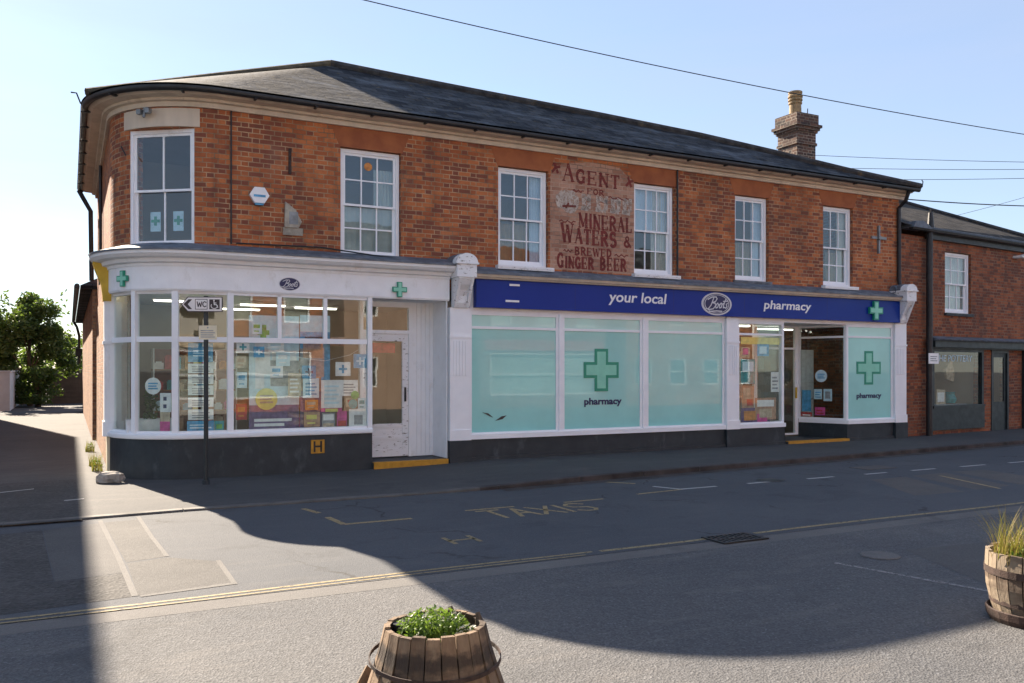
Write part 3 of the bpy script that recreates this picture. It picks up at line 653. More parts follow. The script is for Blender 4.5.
m=MB(); X0,Z0=10.33,4.66; m.box(X0-.025,X0+.025,Y0-.05,Y0-.001,Z0-.34,Z0+.30).box(X0-.24,X0-.026,Y0-.045,Y0-.001,Z0-.01,Z0+.045).box(X0+.026,X0+.24,Y0-.045,Y0-.001,Z0-.01,Z0+.045)
m.tube([(X0,Y0-.07,Z0+.02),(X0,Y0-.01,Z0+.02)],.05,8); tag(m.build('tie_plate',M['grey_metal'],B),'grey cross shaped iron tie plate')
# floodlight pair under corner eaves
P=PU(C0-RU*R(42)); m=MB(); m.box(-.035,.035,-.06,0,-.04,.04).box(-.11,-.04,-.12,-.05,-.07,.0).box(.04,.11,-.12,-.05,-.06,.01).tube([(0,-.06,.0),(0,-.09,-.12)],.022,6)
m.build('floodlight',M['grey_metal'],B,(P[0]+P[2]*.04,P[1]+P[3]*.04,5.56),R(-42))
# cables and pipes
def pipe(pts,r,name='downpipe',mat=None,par=B,n=10): m=MB(); m.tube(pts,r,n); return m.build(name,mat or M['black'],par,smooth=True)
pipe([(-3.975,Y0-.02,5.62),(-3.975,Y0-.02,3.58)],.012,'cable')
pipe([(-3.9,Y0-.015,3.60),(-2.6,Y0-.03,3.62),(-1.2,Y0-.22,3.47),(-.55,Y0-.2,3.48)],.012,'cable')
pipe([(4.56,Y0-.03,5.62),(4.56,Y0-.03,3.5)],.018,'cable')
pipe([(10.95,-.24,5.76),(10.97,-.14,5.56),(10.97,Y0-.06,5.42),(10.97,Y0-.06,3.75),(10.95,Y0-.1,3.55)],.045)
pipe([(10.70,-.02,3.50),(10.95,-.05,3.53),(11.05,-.05,3.53)],.085,'rain_hopper',M['lead'])
pipe([(-5.98,8.45,5.76),(-5.9,8.42,5.6),(-5.74,8.4,5.3),(-5.72,8.4,3.7)],.05)
pipe([(-5.64,4.9,5.62),(-5.64,4.9,3.3)],.03,'waste_pipe')
m=MB(); 
pipe([(-5.5+.02,.75,5.05),(-5.42,.65,4.9)],.01,'cable')
for px,py in ():pass
# little TV aerial / hook at gutter end
pipe([(ENDS+.22,-.34,5.86),(ENDS+.30,-.3,6.0),(ENDS+.26,-.3,6.03)],.012,'gutter_hook')
pipe([(ev[1][0],ev[1][1],5.86),(ev[1][0]-.06,ev[1][1],6.02),(ev[1][0]-.14,ev[1][1],6.02)],.012,'gutter_hook')

# painted wall advertisement -----------------------------------------
GS=MB(); y_=Y0-.003
gp=[(1.66,3.50),(3.53,3.49),(3.53,5.30),(3.40,5.36),(3.2,5.52),(2.6,5.56),(2.1,5.50),(1.8,5.42),(1.66,5.2)]
GS.face([(p[0],y_,p[1]) for p in gp],[(p[0],p[1]) for p in gp])
gs=GS.build('painted_advert',M['ghostfield'],B); tag(gs,'faded painted wall advert, dark red serif letters on buff bricks')
def serif(ch,x,z,w,h,th,mb,y):
    t=th; n=th*.42
    def st(x0,z0,x1,z1,wd):
        mb.strokes([[(x+x0*w,z+z0*h),(x+x1*w,z+z1*h)]],wd,y,0)
    def sf(x0,z0,l=.16): mb.strokes([[(x+(x0-l)*w,z+z0*h),(x+(x0+l)*w,z+z0*h)]],n,y-.0006,0)
    def arc(cx,cz,rx,rz,a0,a1,wd):
        P=[(x+(cx+rx*math.cos(R(a0+(a1-a0)*i/10)))*w,z+(cz+rz*math.sin(R(a0+(a1-a0)*i/10)))*h) for i in range(11)]
        mb.strokes([P],wd,y,0)
    L_,R_=.16,.84
    def stem(xx): st(xx,0,xx,1,t); sf(xx,0); sf(xx,1)
    if ch=='A': st(.12,0,.5,1,n); st(.5,1,.88,0,t); st(.28,.35,.72,.35,n); sf(.12,0,.12); sf(.88,0,.14)
    elif ch=='G' or ch=='C': arc(.5,.5,.38,.48,50,310,t); st(.78,.68,.78,.9,n) ; (ch=='G') and (st(.78,.05,.78,.45,t),sf(.76,.45,.16))
    elif ch=='E': stem(L_); st(L_,1,.85,1,n); st(L_,.5,.65,.5,n); st(L_,0,.85,0,n); st(.85,.8,.85,1,n); st(.85,0,.85,.22,n); st(.65,.4,.65,.6,n)
    elif ch=='F': stem(L_); st(L_,1,.85,1,n); st(L_,.5,.65,.5,n); st(.85,.8,.85,1,n)
    elif ch=='N': stem(L_); st(L_,1,R_,0,t); st(R_,0,R_,1,n); sf(R_,1)
    elif ch=='T': stem(.5); st(.1,1,.9,1,n*1.3); st(.1,.8,.1,1,n); st(.9,.8,.9,1,n)
    elif ch=='R': stem(L_); arc(L_+.12,.74,.48,.26,-90,90,t); st(.45,.48,.88,0,t); sf(.88,0,.1)
    elif ch=='B': stem(L_); arc(L_+.12,.76,.42,.24,-90,90,t); arc(L_+.12,.26,.50,.26,-90,90,t)
    elif ch=='D': stem(L_); arc(L_+.08,.5,.58,.5,-90,90,t)
    elif ch=='M': st(.12,0,.12,1,n); sf(.12,0,.12); st(.12,1,.5,.1,t); st(.5,.1,.86,1,n); st(.86,0,.86,1,t); sf(.86,0,.14); sf(.12,1,.1); sf(.86,1,.1)
    elif ch=='I': stem(.5)
    elif ch=='L': stem(L_+.06); st(L_,0,.85,0,n); st(.85,0,.85,.25,n)
    elif ch=='W': st(.05,1,.28,0,t); st(.28,0,.5,.9,n); st(.5,.9,.72,0,t); st(.72,0,.95,1,n); sf(.05,1,.1); sf(.95,1,.1); sf(.5,.92,.08)
    elif ch=='S': arc(.5,.74,.32,.25,40,250,t); arc(.5,.26,.34,.26,70,-140,t); st(.78,.76,.8,.95,n)
    elif ch=='O': arc(.5,.5,.38,.48,0,360,t)
    elif ch=='&': arc(.45,.76,.2,.2,-60,240,n*1.4); arc(.4,.26,.3,.26,100,360,t); st(.35,.6,.9,0,t)
def line_text(txt,x0,x1,z0,z1,h,th,big=None):
    # baseline runs from (x0,z0) to (x1,z1)
    wd={'I':.55,'M':1.25,'W':1.35,'&':1.,' ':.5}; tot=sum(wd.get(c,1.)*(1.15 if big and (i==0) else 1) for i,c in enumerate(txt)); mb=MB(); x=x0
    for i,c in enumerate(txt):
        cw_=wd.get(c,1.)/tot*(x1-x0)*(1.15 if big and i==0 else 1); zz=z0+(z1-z0)*(x-x0)/(x1-x0); hh=h*(1.28 if big and i==0 else 1)
        if c!=' ': serif(c,x+cw_*.06,zz,cw_*.86,hh,th,mb,Y0-.006)
        x+=cw_
    return mb.build('painted_lettering',M['ghostred'],gs)
line_text('AGENT',1.90,3.22,5.16,5.11,.24,.055,True); line_text('FOR',2.45,2.85,4.96,4.95,.10,.025)
line_text('MINERAL',2.26,3.50,4.32,4.30,.26,.052); line_text('WATERS',1.88,3.14,4.03,4.0,.26,.06,True); line_text('&',3.28,3.48,4.02,4.01,.20,.045)
line_text('BREWED',2.18,3.02,3.80,3.80,.14,.035); line_text('GINGER',1.80,2.62,3.55,3.55,.20,.05,True); line_text('BEER',2.74,3.36,3.55,3.55,.22,.05)
mb=MB()   # little flourishes each side
for (a,b,z) in ((2.15,2.38,4.99),(2.92,3.4,4.93),(1.95,2.14,3.86),(3.08,3.38,3.84),(1.86,2.2,4.40)):
    mb=MB(); mb.strokes([[(a+(b-a)*i/8,z+.022*math.sin(i*1.9)) for i in range(9)]],.022,Y0-.006,0); mb.build('painted_flourish',M['ghostred'],gs)
for q,zq in ((1.78,5.38),(3.42,5.28)): mb=MB(); mb.strokes([[(q-.07,zq-.08),(q,zq),(q+.08,zq+.02)],[(q-.03,zq+.07),(q+.04,zq-.09)]],.05,Y0-.006,0); mb.build('painted_flourish',M['ghostred'],gs)
mb=MB(); rr=random.Random(3)
def blob(cx,cz,rx,rz,n=18,j=.18): mb.face([(cx+rx*math.cos(2*PI*i/n)*(1+rr.uniform(-j,j)),Y0-.0055,cz+rz*math.sin(2*PI*i/n)*(1+rr.uniform(-j,j))) for i in range(n)])
blob(2.04,4.79,.26,.21)
mb.cur=0
for i,(x_,w_) in enumerate(((2.40,.16),(2.72,.26),(3.05,.2),(3.32,.18))):
    z_=4.80; mb.strokes([[(x_,z_-.13),(x_-.02,z_+.12)],[(x_,z_+.1),(x_+w_*.7,z_+.04)],[(x_+w_*.6,z_-.1),(x_+w_*.65,z_+.12)],[(x_-.05,z_-.12),(x_+w_*.5,z_-.13)]],.085,Y0-.0062,0)
mb.build('whitewash_patch',M['ghostwhite'],gs)
mb=MB(); mb.strokes([[(1.93,4.68),(2.2,4.70)],[(2.0,4.66),(2.05,4.74)]],.04,Y0-.008,0); mb.build('painted_flourish',M['ghostred'],gs)

# ------------------------------------------------------------------ shopfront
CL,RL=-4.4,1.2
def PL(u):
    if u>=CL: return (u,0.,0.,-1.)
    th=(CL-u)/RL
    if th<PI/2: return (CL-RL*math.sin(th),RL-RL*math.cos(th),-math.sin(th),-math.cos(th))
    return (CL-RL,RL+(th-PI/2)*RL,-1.,0.)
LA=CL-RL*PI/2; larc=(LA,CL)
SF=B
# left fascia, cornice, lead, sill, plinth
FR=-.40
m=MB(); sweep(m,PL,LA-.06,FR,[(-.12,2.83),(.03,2.83),(.045,2.86),(.045,3.20),(-.12,3.20)],larc); FAS=m.build('fascia',M['white_worn'],B)
m=MB(); sweep(m,PL,LA-.14,FR,[(-.05,3.195),(.06,3.195),(.07,3.235),(.13,3.25),(.15,3.30),(.25,3.315),(.30,3.36),(.31,3.415),(-.05,3.425)],larc); m.build('shop_cornice',M['cornice' if False else 'white_worn'],B)
def PLw(u):   # lead apron between cornice and upper wall
    return PL(u)
m=MB(); ss=subdiv(LA-.1,FR,larc); n=len(ss)
for i,(p,q) in enumerate(zip(ss,ss[1:])):
    P,Q=PL(p),PL(q); o=.325
    def up(u,P):   # matching point on upper wall
        if u>=CL: return (u,Y0-.005)
        th=min((CL-u)/RL,PI/2); return (C0-RU*math.sin(th)+(CL-C0)*(1-math.sin(th)),Y0+RU-RU*math.cos(th)) if False else PUn(th)
    def PUn(th):
        f=1-th/(PI/2); return (C0-(RU+.005)*math.sin(th)+(CL-C0)*f*math.cos(th),Y0+RU-(RU+.005)*math.cos(th))
    a=up(p,P); b=up(q,Q)
    m.face([(P[0]+P[2]*o,P[1]+P[3]*o,3.40),(Q[0]+Q[2]*o,Q[1]+Q[3]*o,3.40),(Q[0]+Q[2]*o,Q[1]+Q[3]*o,3.43),(P[0]+P[2]*o,P[1]+P[3]*o,3.43)])
    m.face([(P[0]+P[2]*o,P[1]+P[3]*o,3.43),(Q[0]+Q[2]*o,Q[1]+Q[3]*o,3.43),(b[0],b[1],3.56),(a[0],a[1],3.56)])
m.build('lead_flashing',M['lead'],B)
m=MB(); sweep(m,PL,LA,-1.765,[(-.12,.62),(.05,.62),(.06,.64),(.06,.68),(.03,.70),(-.12,.70)],larc); m.build('sill',M['white'],B)
m=MB(); sweep(m,PL,LA-.04,-1.765,[(.02,0),(.02,.62)],larc); m.box(-1.78,-1.76,.0,.64,0,.62); m.build('plinth',M['plinth'],B)
# mullions
def post(mb,u,w,z0,z1,d=.09,out=.02):
    P=PL(u); a=math.atan2(-P[2],P[3]) ; th=math.atan2(P[3],P[2])+PI/2
    mb.obox((P[0]-P[2]*(d/2-out),P[1]-P[3]*(d/2-out)),th,w,d,z0,z1)
TZ0,TZ1=2.07,2.15
def uarc(px,r=RL):      # corner posts read from where they stand on the curve
    best=None
    for i in range(0,900):
        u=LA+(CL-LA)*i/900; P=PL(u); X,Yw=W(P[0],P[1]); e=abs(HX+FPX*X/Yw-px)
        if best is None or e<best[0]: best=(e,u)
    return best[1]
u1,u2,u0=uarc(134),uarc(175),LA+.03
mains=[u0,u1,u2,-4.0,-1.80]
fr=MB()
for u,w in zip(mains,(.06,.075,.09,.09,.075)): post(fr,u,w,.70,2.83)
for u in (-3.26,-2.535): post(fr,u,.06,2.15,2.83,.07,.005)
for a,b in zip(mains,mains[1:]):
    P,Q=PL(a),PL(b); c=((P[0]+Q[0])/2,(P[1]+Q[1])/2); th=math.atan2(Q[1]-P[1],Q[0]-P[0]); l=math.hypot(Q[0]-P[0],Q[1]-P[1])-.09
    fr.obox((c[0]-math.sin(th)*.03,c[1]+math.cos(th)*.03),th,l,.075,TZ0,TZ1); fr.obox((c[0]-math.sin(th)*.03,c[1]+math.cos(th)*.03),th,l,.07,.70,.735); fr.obox((c[0]-math.sin(th)*.03,c[1]+math.cos(th)*.03),th,l,.07,2.79,2.83)
SWL=fr.build('shop_window',M['white'],B); tag(SWL,'curved white framed shop window with transom lights')
for a,b in zip(mains,mains[1:]):
    P,Q=PL(a),PL(b); th=math.atan2(Q[1]-P[1],Q[0]-P[0]); l=math.hypot(Q[0]-P[0],Q[1]-P[1])-.07; c=((P[0]+Q[0])/2-math.sin(th)*.03,(P[1]+Q[1])/2+math.cos(th)*.03)
    for z0,z1 in ((.735,TZ0),(TZ1,2.79)):
        g=MB(); g.obox(c,th,l,.006,z0,z1); g.build('pane',M['glass'],SWL)
def chord(a,b):
    P,Q=PL(a),PL(b); return (P[0],P[1]),math.atan2(Q[1]-P[1],Q[0]-P[0])
m=MB(); m.box(-5.60,-5.34,1.41,1.615,.12,2.84); m.build('window_jamb',M['white'],B)
# end pilaster and bracket at the lane corner
m=MB(); m.box(-5.70,-5.60,1.14,1.40,.62,2.75).box(-5.72,-5.59,1.12,1.41,2.05,2.10).box(-5.72,-5.58,1.11,1.42,.62,.85); m.build('pilaster',M['white_worn'],B)
m=MB(); m.box(-5.66,-5.62,1.15,1.6,0,.62); m.build('corner_post',M['cream'],B)
prof=[(-5.60,2.72),(-5.72,2.72),(-5.73,2.85),(-5.75,3.0),(-5.79,3.1),(-5.83,3.2),(-5.86,3.30),(-5.86,3.37),(-5.60,3.37)]
m=MB(); m.prism(prof,'y',1.10,1.34); m.build('console_bracket',M['yellowside'],B)
m=MB(); m.prism([(-5.60,3.37),(-5.90,3.37),(-5.90,3.40),(-5.78,3.48),(-5.60,3.54)],'y',1.06,1.40); m.build('bracket_cap',M['lead'],B)

# left entrance
DX0,DX1=-1.765,-.42; DY=.62; FL=.14
E_=B
m=MB(); m.box(DX0,DX1-.02,-.10,.0,.0,FL-.012).box(DX0,DX1-.02,.0,DY+.3,.0,FL-.013); m.cur=0
m.build('step_base',M['plinth'],B)
m=MB(); m.box(DX0+.003,DX1-.03,-.115,-.02,.03,FL); m.build('step_edge',M['yellow'],B)
m=MB(); m.box(DX0,DX1,.05,DY+.2,2.83,2.86).box(DX1-.02,DX1+.0,.0,DY+.0,FL,2.83); 
for i in range(5): xx=-.82+i*.08; m.box(xx,xx+.076,DY,DY+.03,FL,2.83)
m.build('porch_boarding',M['white_worn'],B)
m=MB(); dl,dr=-1.72,-.90
m.box(dr,dr+.07,DY-.03,DY+.06,FL,2.83).box(dl-.06,dl,DY-.03,DY+.06,FL,2.83).box(dl,dr,DY-.03,DY+.06,2.28,2.34).box(dl,dr,DY-.03,DY+.06,2.74,2.83); DF=m.build('door_frame',M['white_worn'],B)
g=MB(); g.box(dl,dr,DY,DY+.006,2.34,2.74); g.build('pane',M['glass'],DF)
m=MB(); s_=.11
m.box(dl,dl+s_,DY,DY+.045,FL+.01,2.28).box(dr-s_,dr,DY,DY+.045,FL+.01,2.28).box(dl+s_,dr-s_,DY,DY+.045,2.15,2.28).box(dl+s_,dr-s_,DY,DY+.045,.66,.72).box(dl+s_,dr-s_,DY,DY+.045,FL+.01,.28).box(dl+s_,dr-s_,DY+.012,DY+.035,.28,.66).box(dl+s_,dr-s_,DY+.002,DY+.02,.44,.50)
D1=m.build('door',M['white_chip'],B); tag(D1,'old glazed shop door with flaking white paint')
g=MB(); g.box(dl+s_,dr-s_,DY+.02,DY+.026,.72,2.15); g.build('pane',M['glass'],D1)
m=MB(); m.tube([(dr-.06,DY-.03,1.15),(dr-.06,DY-.03,1.30)],.012,6).box(dr-.075,dr-.045,DY-.022,DY-.001,1.1,1.35); m.build('handle',M['black'],D1)
m=MB(); m.box(dl,dl+.62,DY+.12,DY+.13,1.95,2.12); m.build('door_sign',M['p_red'],D1)

# right fascia sign
m=MB(); m.box(.06,10.80,-.14,-.02,2.735,3.225); SG=m.build('fascia_sign',M['blue'],B); tag(SG,'long deep blue fascia sign with white lettering')
m=MB(); m.prism([(10.80,2.735),(10.88,3.225),(10.80,3.225)],'y',-.139,-.021); m.build('sign_end',M['blue'],SG)
yS=-.1435
fit_text('your local',2.78,4.13,2.865,3.125,yS,.017,.12).build('sign_lettering',M['signwhite'],SG)
fit_text('pharmacy',6.62,7.98,2.865,3.10,yS,.017,.12).build('sign_lettering',M['signwhite'],SG)
for x_,z_,w_ in ((.70,3.13,.2),(.62,2.845,.27)):
    m=MB(); m.box(x_,x_+w_,-.155,-.1405,z_,z_+.035); m.build('sign_fixing',M['signwhite'],SG)
for x_ in (2.05,4.3,6.1,8.45): 
    m=MB(); m.box(x_,x_+.006,-.1408,-.1402,2.74,3.22); m.build('panel_joint',M['navy'],SG)
def oval(cx,cz,rx,rz,y,par,s=1.,rim=True,mats=None):
    m=MB(); n=32
    def ell(k,yy): return [(cx+rx*k*math.cos(2*PI*i/n),yy,cz+rz*k*math.sin(2*PI*i/n)) for i in range(n)]
    for k,y0,mi in (((1.14,y+.004,0),(1.,y,1),(.93,y-.0005,0),(.88,y-.001,1)) if rim else ((1.08,y+.003,0),(1.,y,1))):
        m.cur=mi; m.face(ell(k,y0))
    m.cur=0; a=ell(1.14 if rim else 1.08,y+.004); b=[(p[0],y+.03,p[2]) for p in a]
    for i in range(n): m.face([a[i],a[(i+1)%n],b[(i+1)%n],b[i]])
    # handwritten script wordmark
    S=rx*.78
    def tr(p): x,z=p; return (cx+(x+z*.25)*S, cz+z*S*1.05-.0)
    L1=[[(-.78,-.42),(-.55,-.1),(-.42,.42)],[(-.95,.30),(-.6,.48),(-.2,.50),(-.08,.36),(-.2,.16),(-.5,.08),(-.18,.04),(-.1,-.14),(-.28,-.36),(-.62,-.42),(-.98,-.34)],
        [(.0,.02),(-.1,-.16),(-.02,-.30),(.12,-.24),(.16,-.06),(.06,.06),(0,.02)],[(.16,-.06),(.26,-.02)],[(.36,.06),(.26,-.12),(.32,-.28),(.46,-.24),(.5,-.06),(.42,.07),(.36,.06)],
        [(.5,-.02),(.62,.06)],[(.78,.42),(.66,-.06),(.66,-.26),(.80,-.22)],[(.56,.20),(.98,.24)],[(1.0,.08),(.90,-.02),(1.0,-.14),(.94,-.28),(.78,-.24)],[(-.6,-.56),(.1,-.50),(.6,-.52)]]
    m.cur=0; m.strokes([[tr(p) for p in l_] for l_ in L1],S*.085,y-.003,0)
    return m.build('shop_emblem',mats or [M['silver'],M['navy']],par)
oval(5.37,2.975,.34,.20,-.155,SG)
def cross(par,cx,cz,w,h,arm,y,depth=.03,inner=True,name='pharmacy_cross',mats=None,y2=None):
    m=MB()
    def cr(k,ya,yb):
        a=arm/2*k if k==1 else arm/2-.18*arm; W_,H_=(w/2,h/2) if k==1 else (w/2-.18*arm,h/2-.18*arm)
        P=[(cx-a,cz-H_),(cx+a,cz-H_),(cx+a,cz-a),(cx+W_,cz-a),(cx+W_,cz+a),(cx+a,cz+a),(cx+a,cz+H_),(cx-a,cz+H_),(cx-a,cz+a),(cx-W_,cz+a),(cx-W_,cz-a),(cx-a,cz-a)]
        m.prism(P,'y',ya,yb)
    cr(1,y,y+depth)
    if inner: m.cur=1; cr(.8,y-.004,y-.001)
    return m.build(name,mats or [M['green'],M['mint']],par)
cross(SG,9.93,2.985,.42,.42,.15,-.20,.055,True)
cross(FAS,-1.31,2.985,.25,.25,.085,-.09,.035)
oval(-3.115,2.995,.155,.095,-.052,FAS,rim=False)
# cross on the curve
Pc=PL(uarc(126.5)); cc=MB()
o=cross(FAS,0,0,.24,.24,.085,-.085,.035); o.location=(Pc[0],Pc[1],3.02); o.rotation_euler=(0,0,math.atan2(Pc[3],Pc[2])+PI/2); o.location.x+=0
# cream strip, cornice and flashing on the right part
m=MB()
def sx_(prof,a,b,mb):
    for (y0,z0),(y1,z1) in zip(prof,prof[1:]): mb.face([(a,y0,z0),(b,y0,z0),(b,y1,z1),(a,y1,z1)])
    mb.face([(a,y,z) for y,z in prof]); mb.face([(b,y,z) for y,z in prof][::-1])
sx_([(-.02,3.228),(-.19,3.228),(-.20,3.25),(-.23,3.26),(-.25,3.33),(-.02,3.335)],.02,10.72,m); m.build('shop_cornice',M['cornice'],B)
m=MB(); sx_([(-.262,3.30),(-.262,3.345),(-.1,3.37),(Y0-.003,3.47)],.02,10.72,m); m.build('lead_flashing',M['lead'],B)
m=MB(); m.box(.0,10.75,.0,.12,2.66,3.25); m.build('fascia_board',M['white'],B)
# pilasters with consoles
def pilaster(a,b,z0,worn_=False):
    m=MB(); m.box(a,b,-.07,.12,z0,2.72).box(a-.012,b+.012,-.085,.0,2.20,2.24).box(a-.01,b+.01,-.09,.0,.44,.62)
    n=5; w=(b-a-.10)/n
    for i in range(n): m.box(a+.05+i*w+.008,a+.05+(i+1)*w-.008,-.082,-.07,1.55,2.15)
    o=m.build('pilaster',M['white'],B)
    q=MB(); q.box(a-.015,b+.015,-.10,.12,0,.44); q.build('pilaster_foot',M['plinth'],o); return o
pl1=pilaster(-.40,-.02,.44); pl2=pilaster(5.70,6.03,.44); pl3=pilaster(10.70,11.08,.44)
def console(a,b,par):
    m=MB(); sc=[(.0,2.72),(-.11,2.72),(-.15,2.80),(-.14,2.92),(-.18,3.02),(-.27,3.10),(-.33,3.20),(-.33,3.22),(.0,3.22)]
    m.prism(sc,'x',a+.05,b-.05); m.box(a+.01,b-.01,-.36,Y0-.005,3.222,3.44).box(a-.02,b+.02,-.39,Y0-.006,3.44,3.47)
    for xx in (a+.05,b-.10): m.prism([(p[0]-.02 if p[0]<0 else p[0],p[1]-.001) for p in sc[1:-1]],'x',xx,xx+.05)
    c=(a+b)/2; r=(b-a)/2+.01; arc=[(c+r*math.cos(R(t)),3.47+r*.78*math.sin(R(t))) for t in range(0,181,15)]
    m.prism(arc,'y',-.37,-.20)
    o=m.build('console_bracket',M['white_chip'],par)
    q=MB(); arc2=[(c+(r+.012)*math.cos(R(t)),3.471+(r*.78+.012)*math.sin(R(t))) for t in range(0,181,15)]; q.prism(arc2,'y',-.199,Y0-.006); q.build('lead_cap',M['lead'],o)
console(-.40,-.02,pl1); console(10.72,11.06,pl3)
# plinth and sills, right part
def plinth(a,b,y=-.03):
    m=MB(); m.box(a,b,y,.12,.0,.445).box(a,b,y-.035,y,.0,.14); return m
plinth(-.005,5.685).build('plinth',M['plinth'],B); plinth(6.045,7.32).build('plinth',M['plinth'],B); 
m=MB(); m.box(-.005,5.685,-.07,.10,.447,.53).box(6.045,7.32,-.07,.10,.447,.53); m.build('sill',M['white'],B)
m=plinth(9.19,10.685); m.build('plinth',M['plinth'],B)
m=MB(); m.prism([(9.19,-.07),(10.685,-.07),(10.685,.10),(9.20,.1),(8.88,1.08),(8.80,1.02),],'z',.447,.53); m.build('sill',M['white'],B)
m=MB(); m.prism([(9.185,-.03),(9.2,.1),(8.90,1.1),(8.82,1.04)],'z',0,.446); m.build('plinth',M['plinth'],B)
m=MB(); m.prism([(7.325,.12),(7.33,-.03),(7.40,.9),(7.38,1.0)],'z',0,.446); m.build('plinth',M['plinth'],B)
def swin(a,b,film,left=.0,right=.0,label=None,tz=2.37):
    f=MB(); t=.05; f.box(a,a+t,-.01,.09,.53,2.66).box(b-t,b,-.01,.09,.53,2.66).box(a+t,b-t,-.01,.09,2.61,2.66).box(a+t,b-t,-.005,.085,tz,tz+.045).box(a+t,b-t,-.01,.09,.53,.56)
    o=f.build('shop_window',M['white'],B); 
    if label: tag(o,label)
    for z0,z1 in ((.56,tz),(tz+.045,2.61)):
        g=MB(); g.box(a+t,b-t,.03,.036,z0,z1); g.build('pane',M['glass'],o)
    if film:
        g=MB(); g.box(a+t,b-t,.012,.020,.56,tz); g.build('window_film',M['aqua'],o); g=MB(); g.box(a+t,b-t,.012,.020,tz+.045,2.61); g.build('window_film',M['aqualight'],o)
    return o
sw1=swin(-.015,1.775,True,label='shop window with plain aqua film and two dark scuffs'); sw2=swin(1.855,3.645,True,label='shop window with aqua film and large green cross'); sw3=swin(3.745,5.69,True,label='plain aqua filmed shop window')
m=MB(); m.box(1.775,1.855,-.04,.1,.53,2.66).box(3.645,3.745,-.04,.1,.53,2.66); m.build('mullion',M['white'],B)
sw4=swin(6.035,7.32,False,label='clear shop window beside the right entrance'); sw5=swin(9.20,10.69,True,label='narrow aqua filmed shop window with green cross')
cross(sw2,2.72,1.65,.78,.80,.30,.003,.006,True,'window_cross'); cross(sw5,9.92,1.70,.78,.76,.28,.003,.006,True,'window_cross')
fit_text('pharmacy',2.34,3.18,.96,1.13,.006,.03).build('window_lettering',M['navy'],sw2); fit_text('pharmacy',9.53,10.33,.98,1.13,.006,.03).build('window_lettering',M['navy'],sw5)
for (x_,z_,d_) in ((.36,.86,.05),(.62,.80,-.045)):
    m=MB(); m.prism([(x_-.12,z_+d_),(x_,z_+.03),(x_+.1,z_-d_),(x_+.02,z_-.02)],'y',.006,.0105); m.build('scuff_mark',M['p_dark'],sw1)
# splayed window + door of right entrance
def slanted(P,Q,name,z0,z1,tz,glass=True,label=None,inset=.05):
    th=math.atan2(Q[1]-P[1],Q[0]-P[0]); l=math.hypot(Q[0]-P[0],Q[1]-P[1]); f=MB(); t=inset
    f.box(0,t,-.02,.05,z0,z1).box(l-t,l,-.02,.05,z0,z1).box(t,l-t,-.02,.05,z1-.05,z1).box(t,l-t,-.02,.05,tz,tz+.045).box(t,l-t,-.02,.05,z0,z0+.04)
    o=f.build(name,M['white'],B,(P[0],P[1],0),th)
    if label: tag(o,label)
    for a,b in ((z0+.04,tz),(tz+.045,z1-.05)):
        g=MB(); g.box(t,l-t,.01,.016,a,b); g.build('pane',M['glass'],o)
    return o
sw6=slanted((8.83,1.06),(9.21,.0),'shop_window',.53,2.66,2.37,label='splayed clear shop window leading to the door'); sw7=slanted((7.33,.02),(7.42,.98),'shop_window',.53,2.66,2.37)
d2=slanted((7.46,1.05),(8.80,1.05),'door',.16,2.66,2.12,inset=.09,label='white framed glass shop door'); 
m=MB(); m.box(1.24,1.28,-.05,-.02,1.0,1.25); m.build('handle',M['yellowside'],d2)
m=MB(); m.box(7.34,9.18,-.10,1.0,0,.13); m.build('step_base',M['plinth'],B); m=MB(); m.box(7.36,9.17,-.115,.02,.04,.137); m.build('step_edge',M['yellow'],B)
m=MB(); m.box(6.1,10.7,.12,1.1,2.66,2.70); m.build('porch_ceiling',M['white'],B)
# hydrant plate
m=MB(); m.box(-2.775,-2.56,-.035,-.021,.325,.54); m.cur=1; m.strokes([[(-2.72,.355),(-2.72,.51)],[(-2.615,.355),(-2.615,.51)],[(-2.72,.435),(-2.615,.435)]],.03,-.037,0); m.cur=1
tag(m.build('hydrant_plate',[M['yellow'],M['black']],B),'small yellow hydrant plate with black H')
# ---- interiors
m=MB(); 
m.box(-5.35,10.8,3.4,3.45,.0,2.9); m.build('inner_wall',M['interior'],B)
m=MB(); m.prism(inner(CL,RL,0,.13,10.85,3.4),'z',.05,.12); m.build('floor',M['floorin'],B)
m=MB(); m.prism(inner(CL,RL,0,.14,-.35,3.4),'z',2.84,2.88); m.box(.0,10.8,.2,3.4,2.70,2.74); m.build('ceiling',M['ceilin'],B)
m=MB(); m.box(-5.36,-5.34,1.0,3.4,.12,2.84); m.build('inner_wall',M['curtain'],B)
m=MB(); m.box(-.34,-.30,.14,3.4,.1,2.84).box(5.84,5.9,.12,3.4,.1,2.7); m.build('inner_partition',M['interior'],B)
def striplight(s,y,z,l,a,label):
    m=MB(); m.box(-l/2,l/2,-.06,.06,-.05,0); o=thing(m,'strip_light',M['ceilin'],s,y,z,a); tag(o,label,'ceiling light','strip lights inside the shop')
    q=MB(); q.box(-l/2+.03,l/2-.03,-.045,.045,-.075,-.052); q.build('tube',M['lamp'],o)
for s,y,a in ((-4.6,1.3,0),(-3.2,1.6,0),(-2.2,1.9,0),(-3.4,2.8,0)): striplight(s,y,2.83,.8,a,'strip light on the ceiling behind the curved shop window')
for s,y in ((6.7,1.0),(8.9,1.9),(7.6,2.8),(6.7,2.2)): striplight(s,y,2.69,1.2,0,'strip light on the ceiling behind the right entrance')
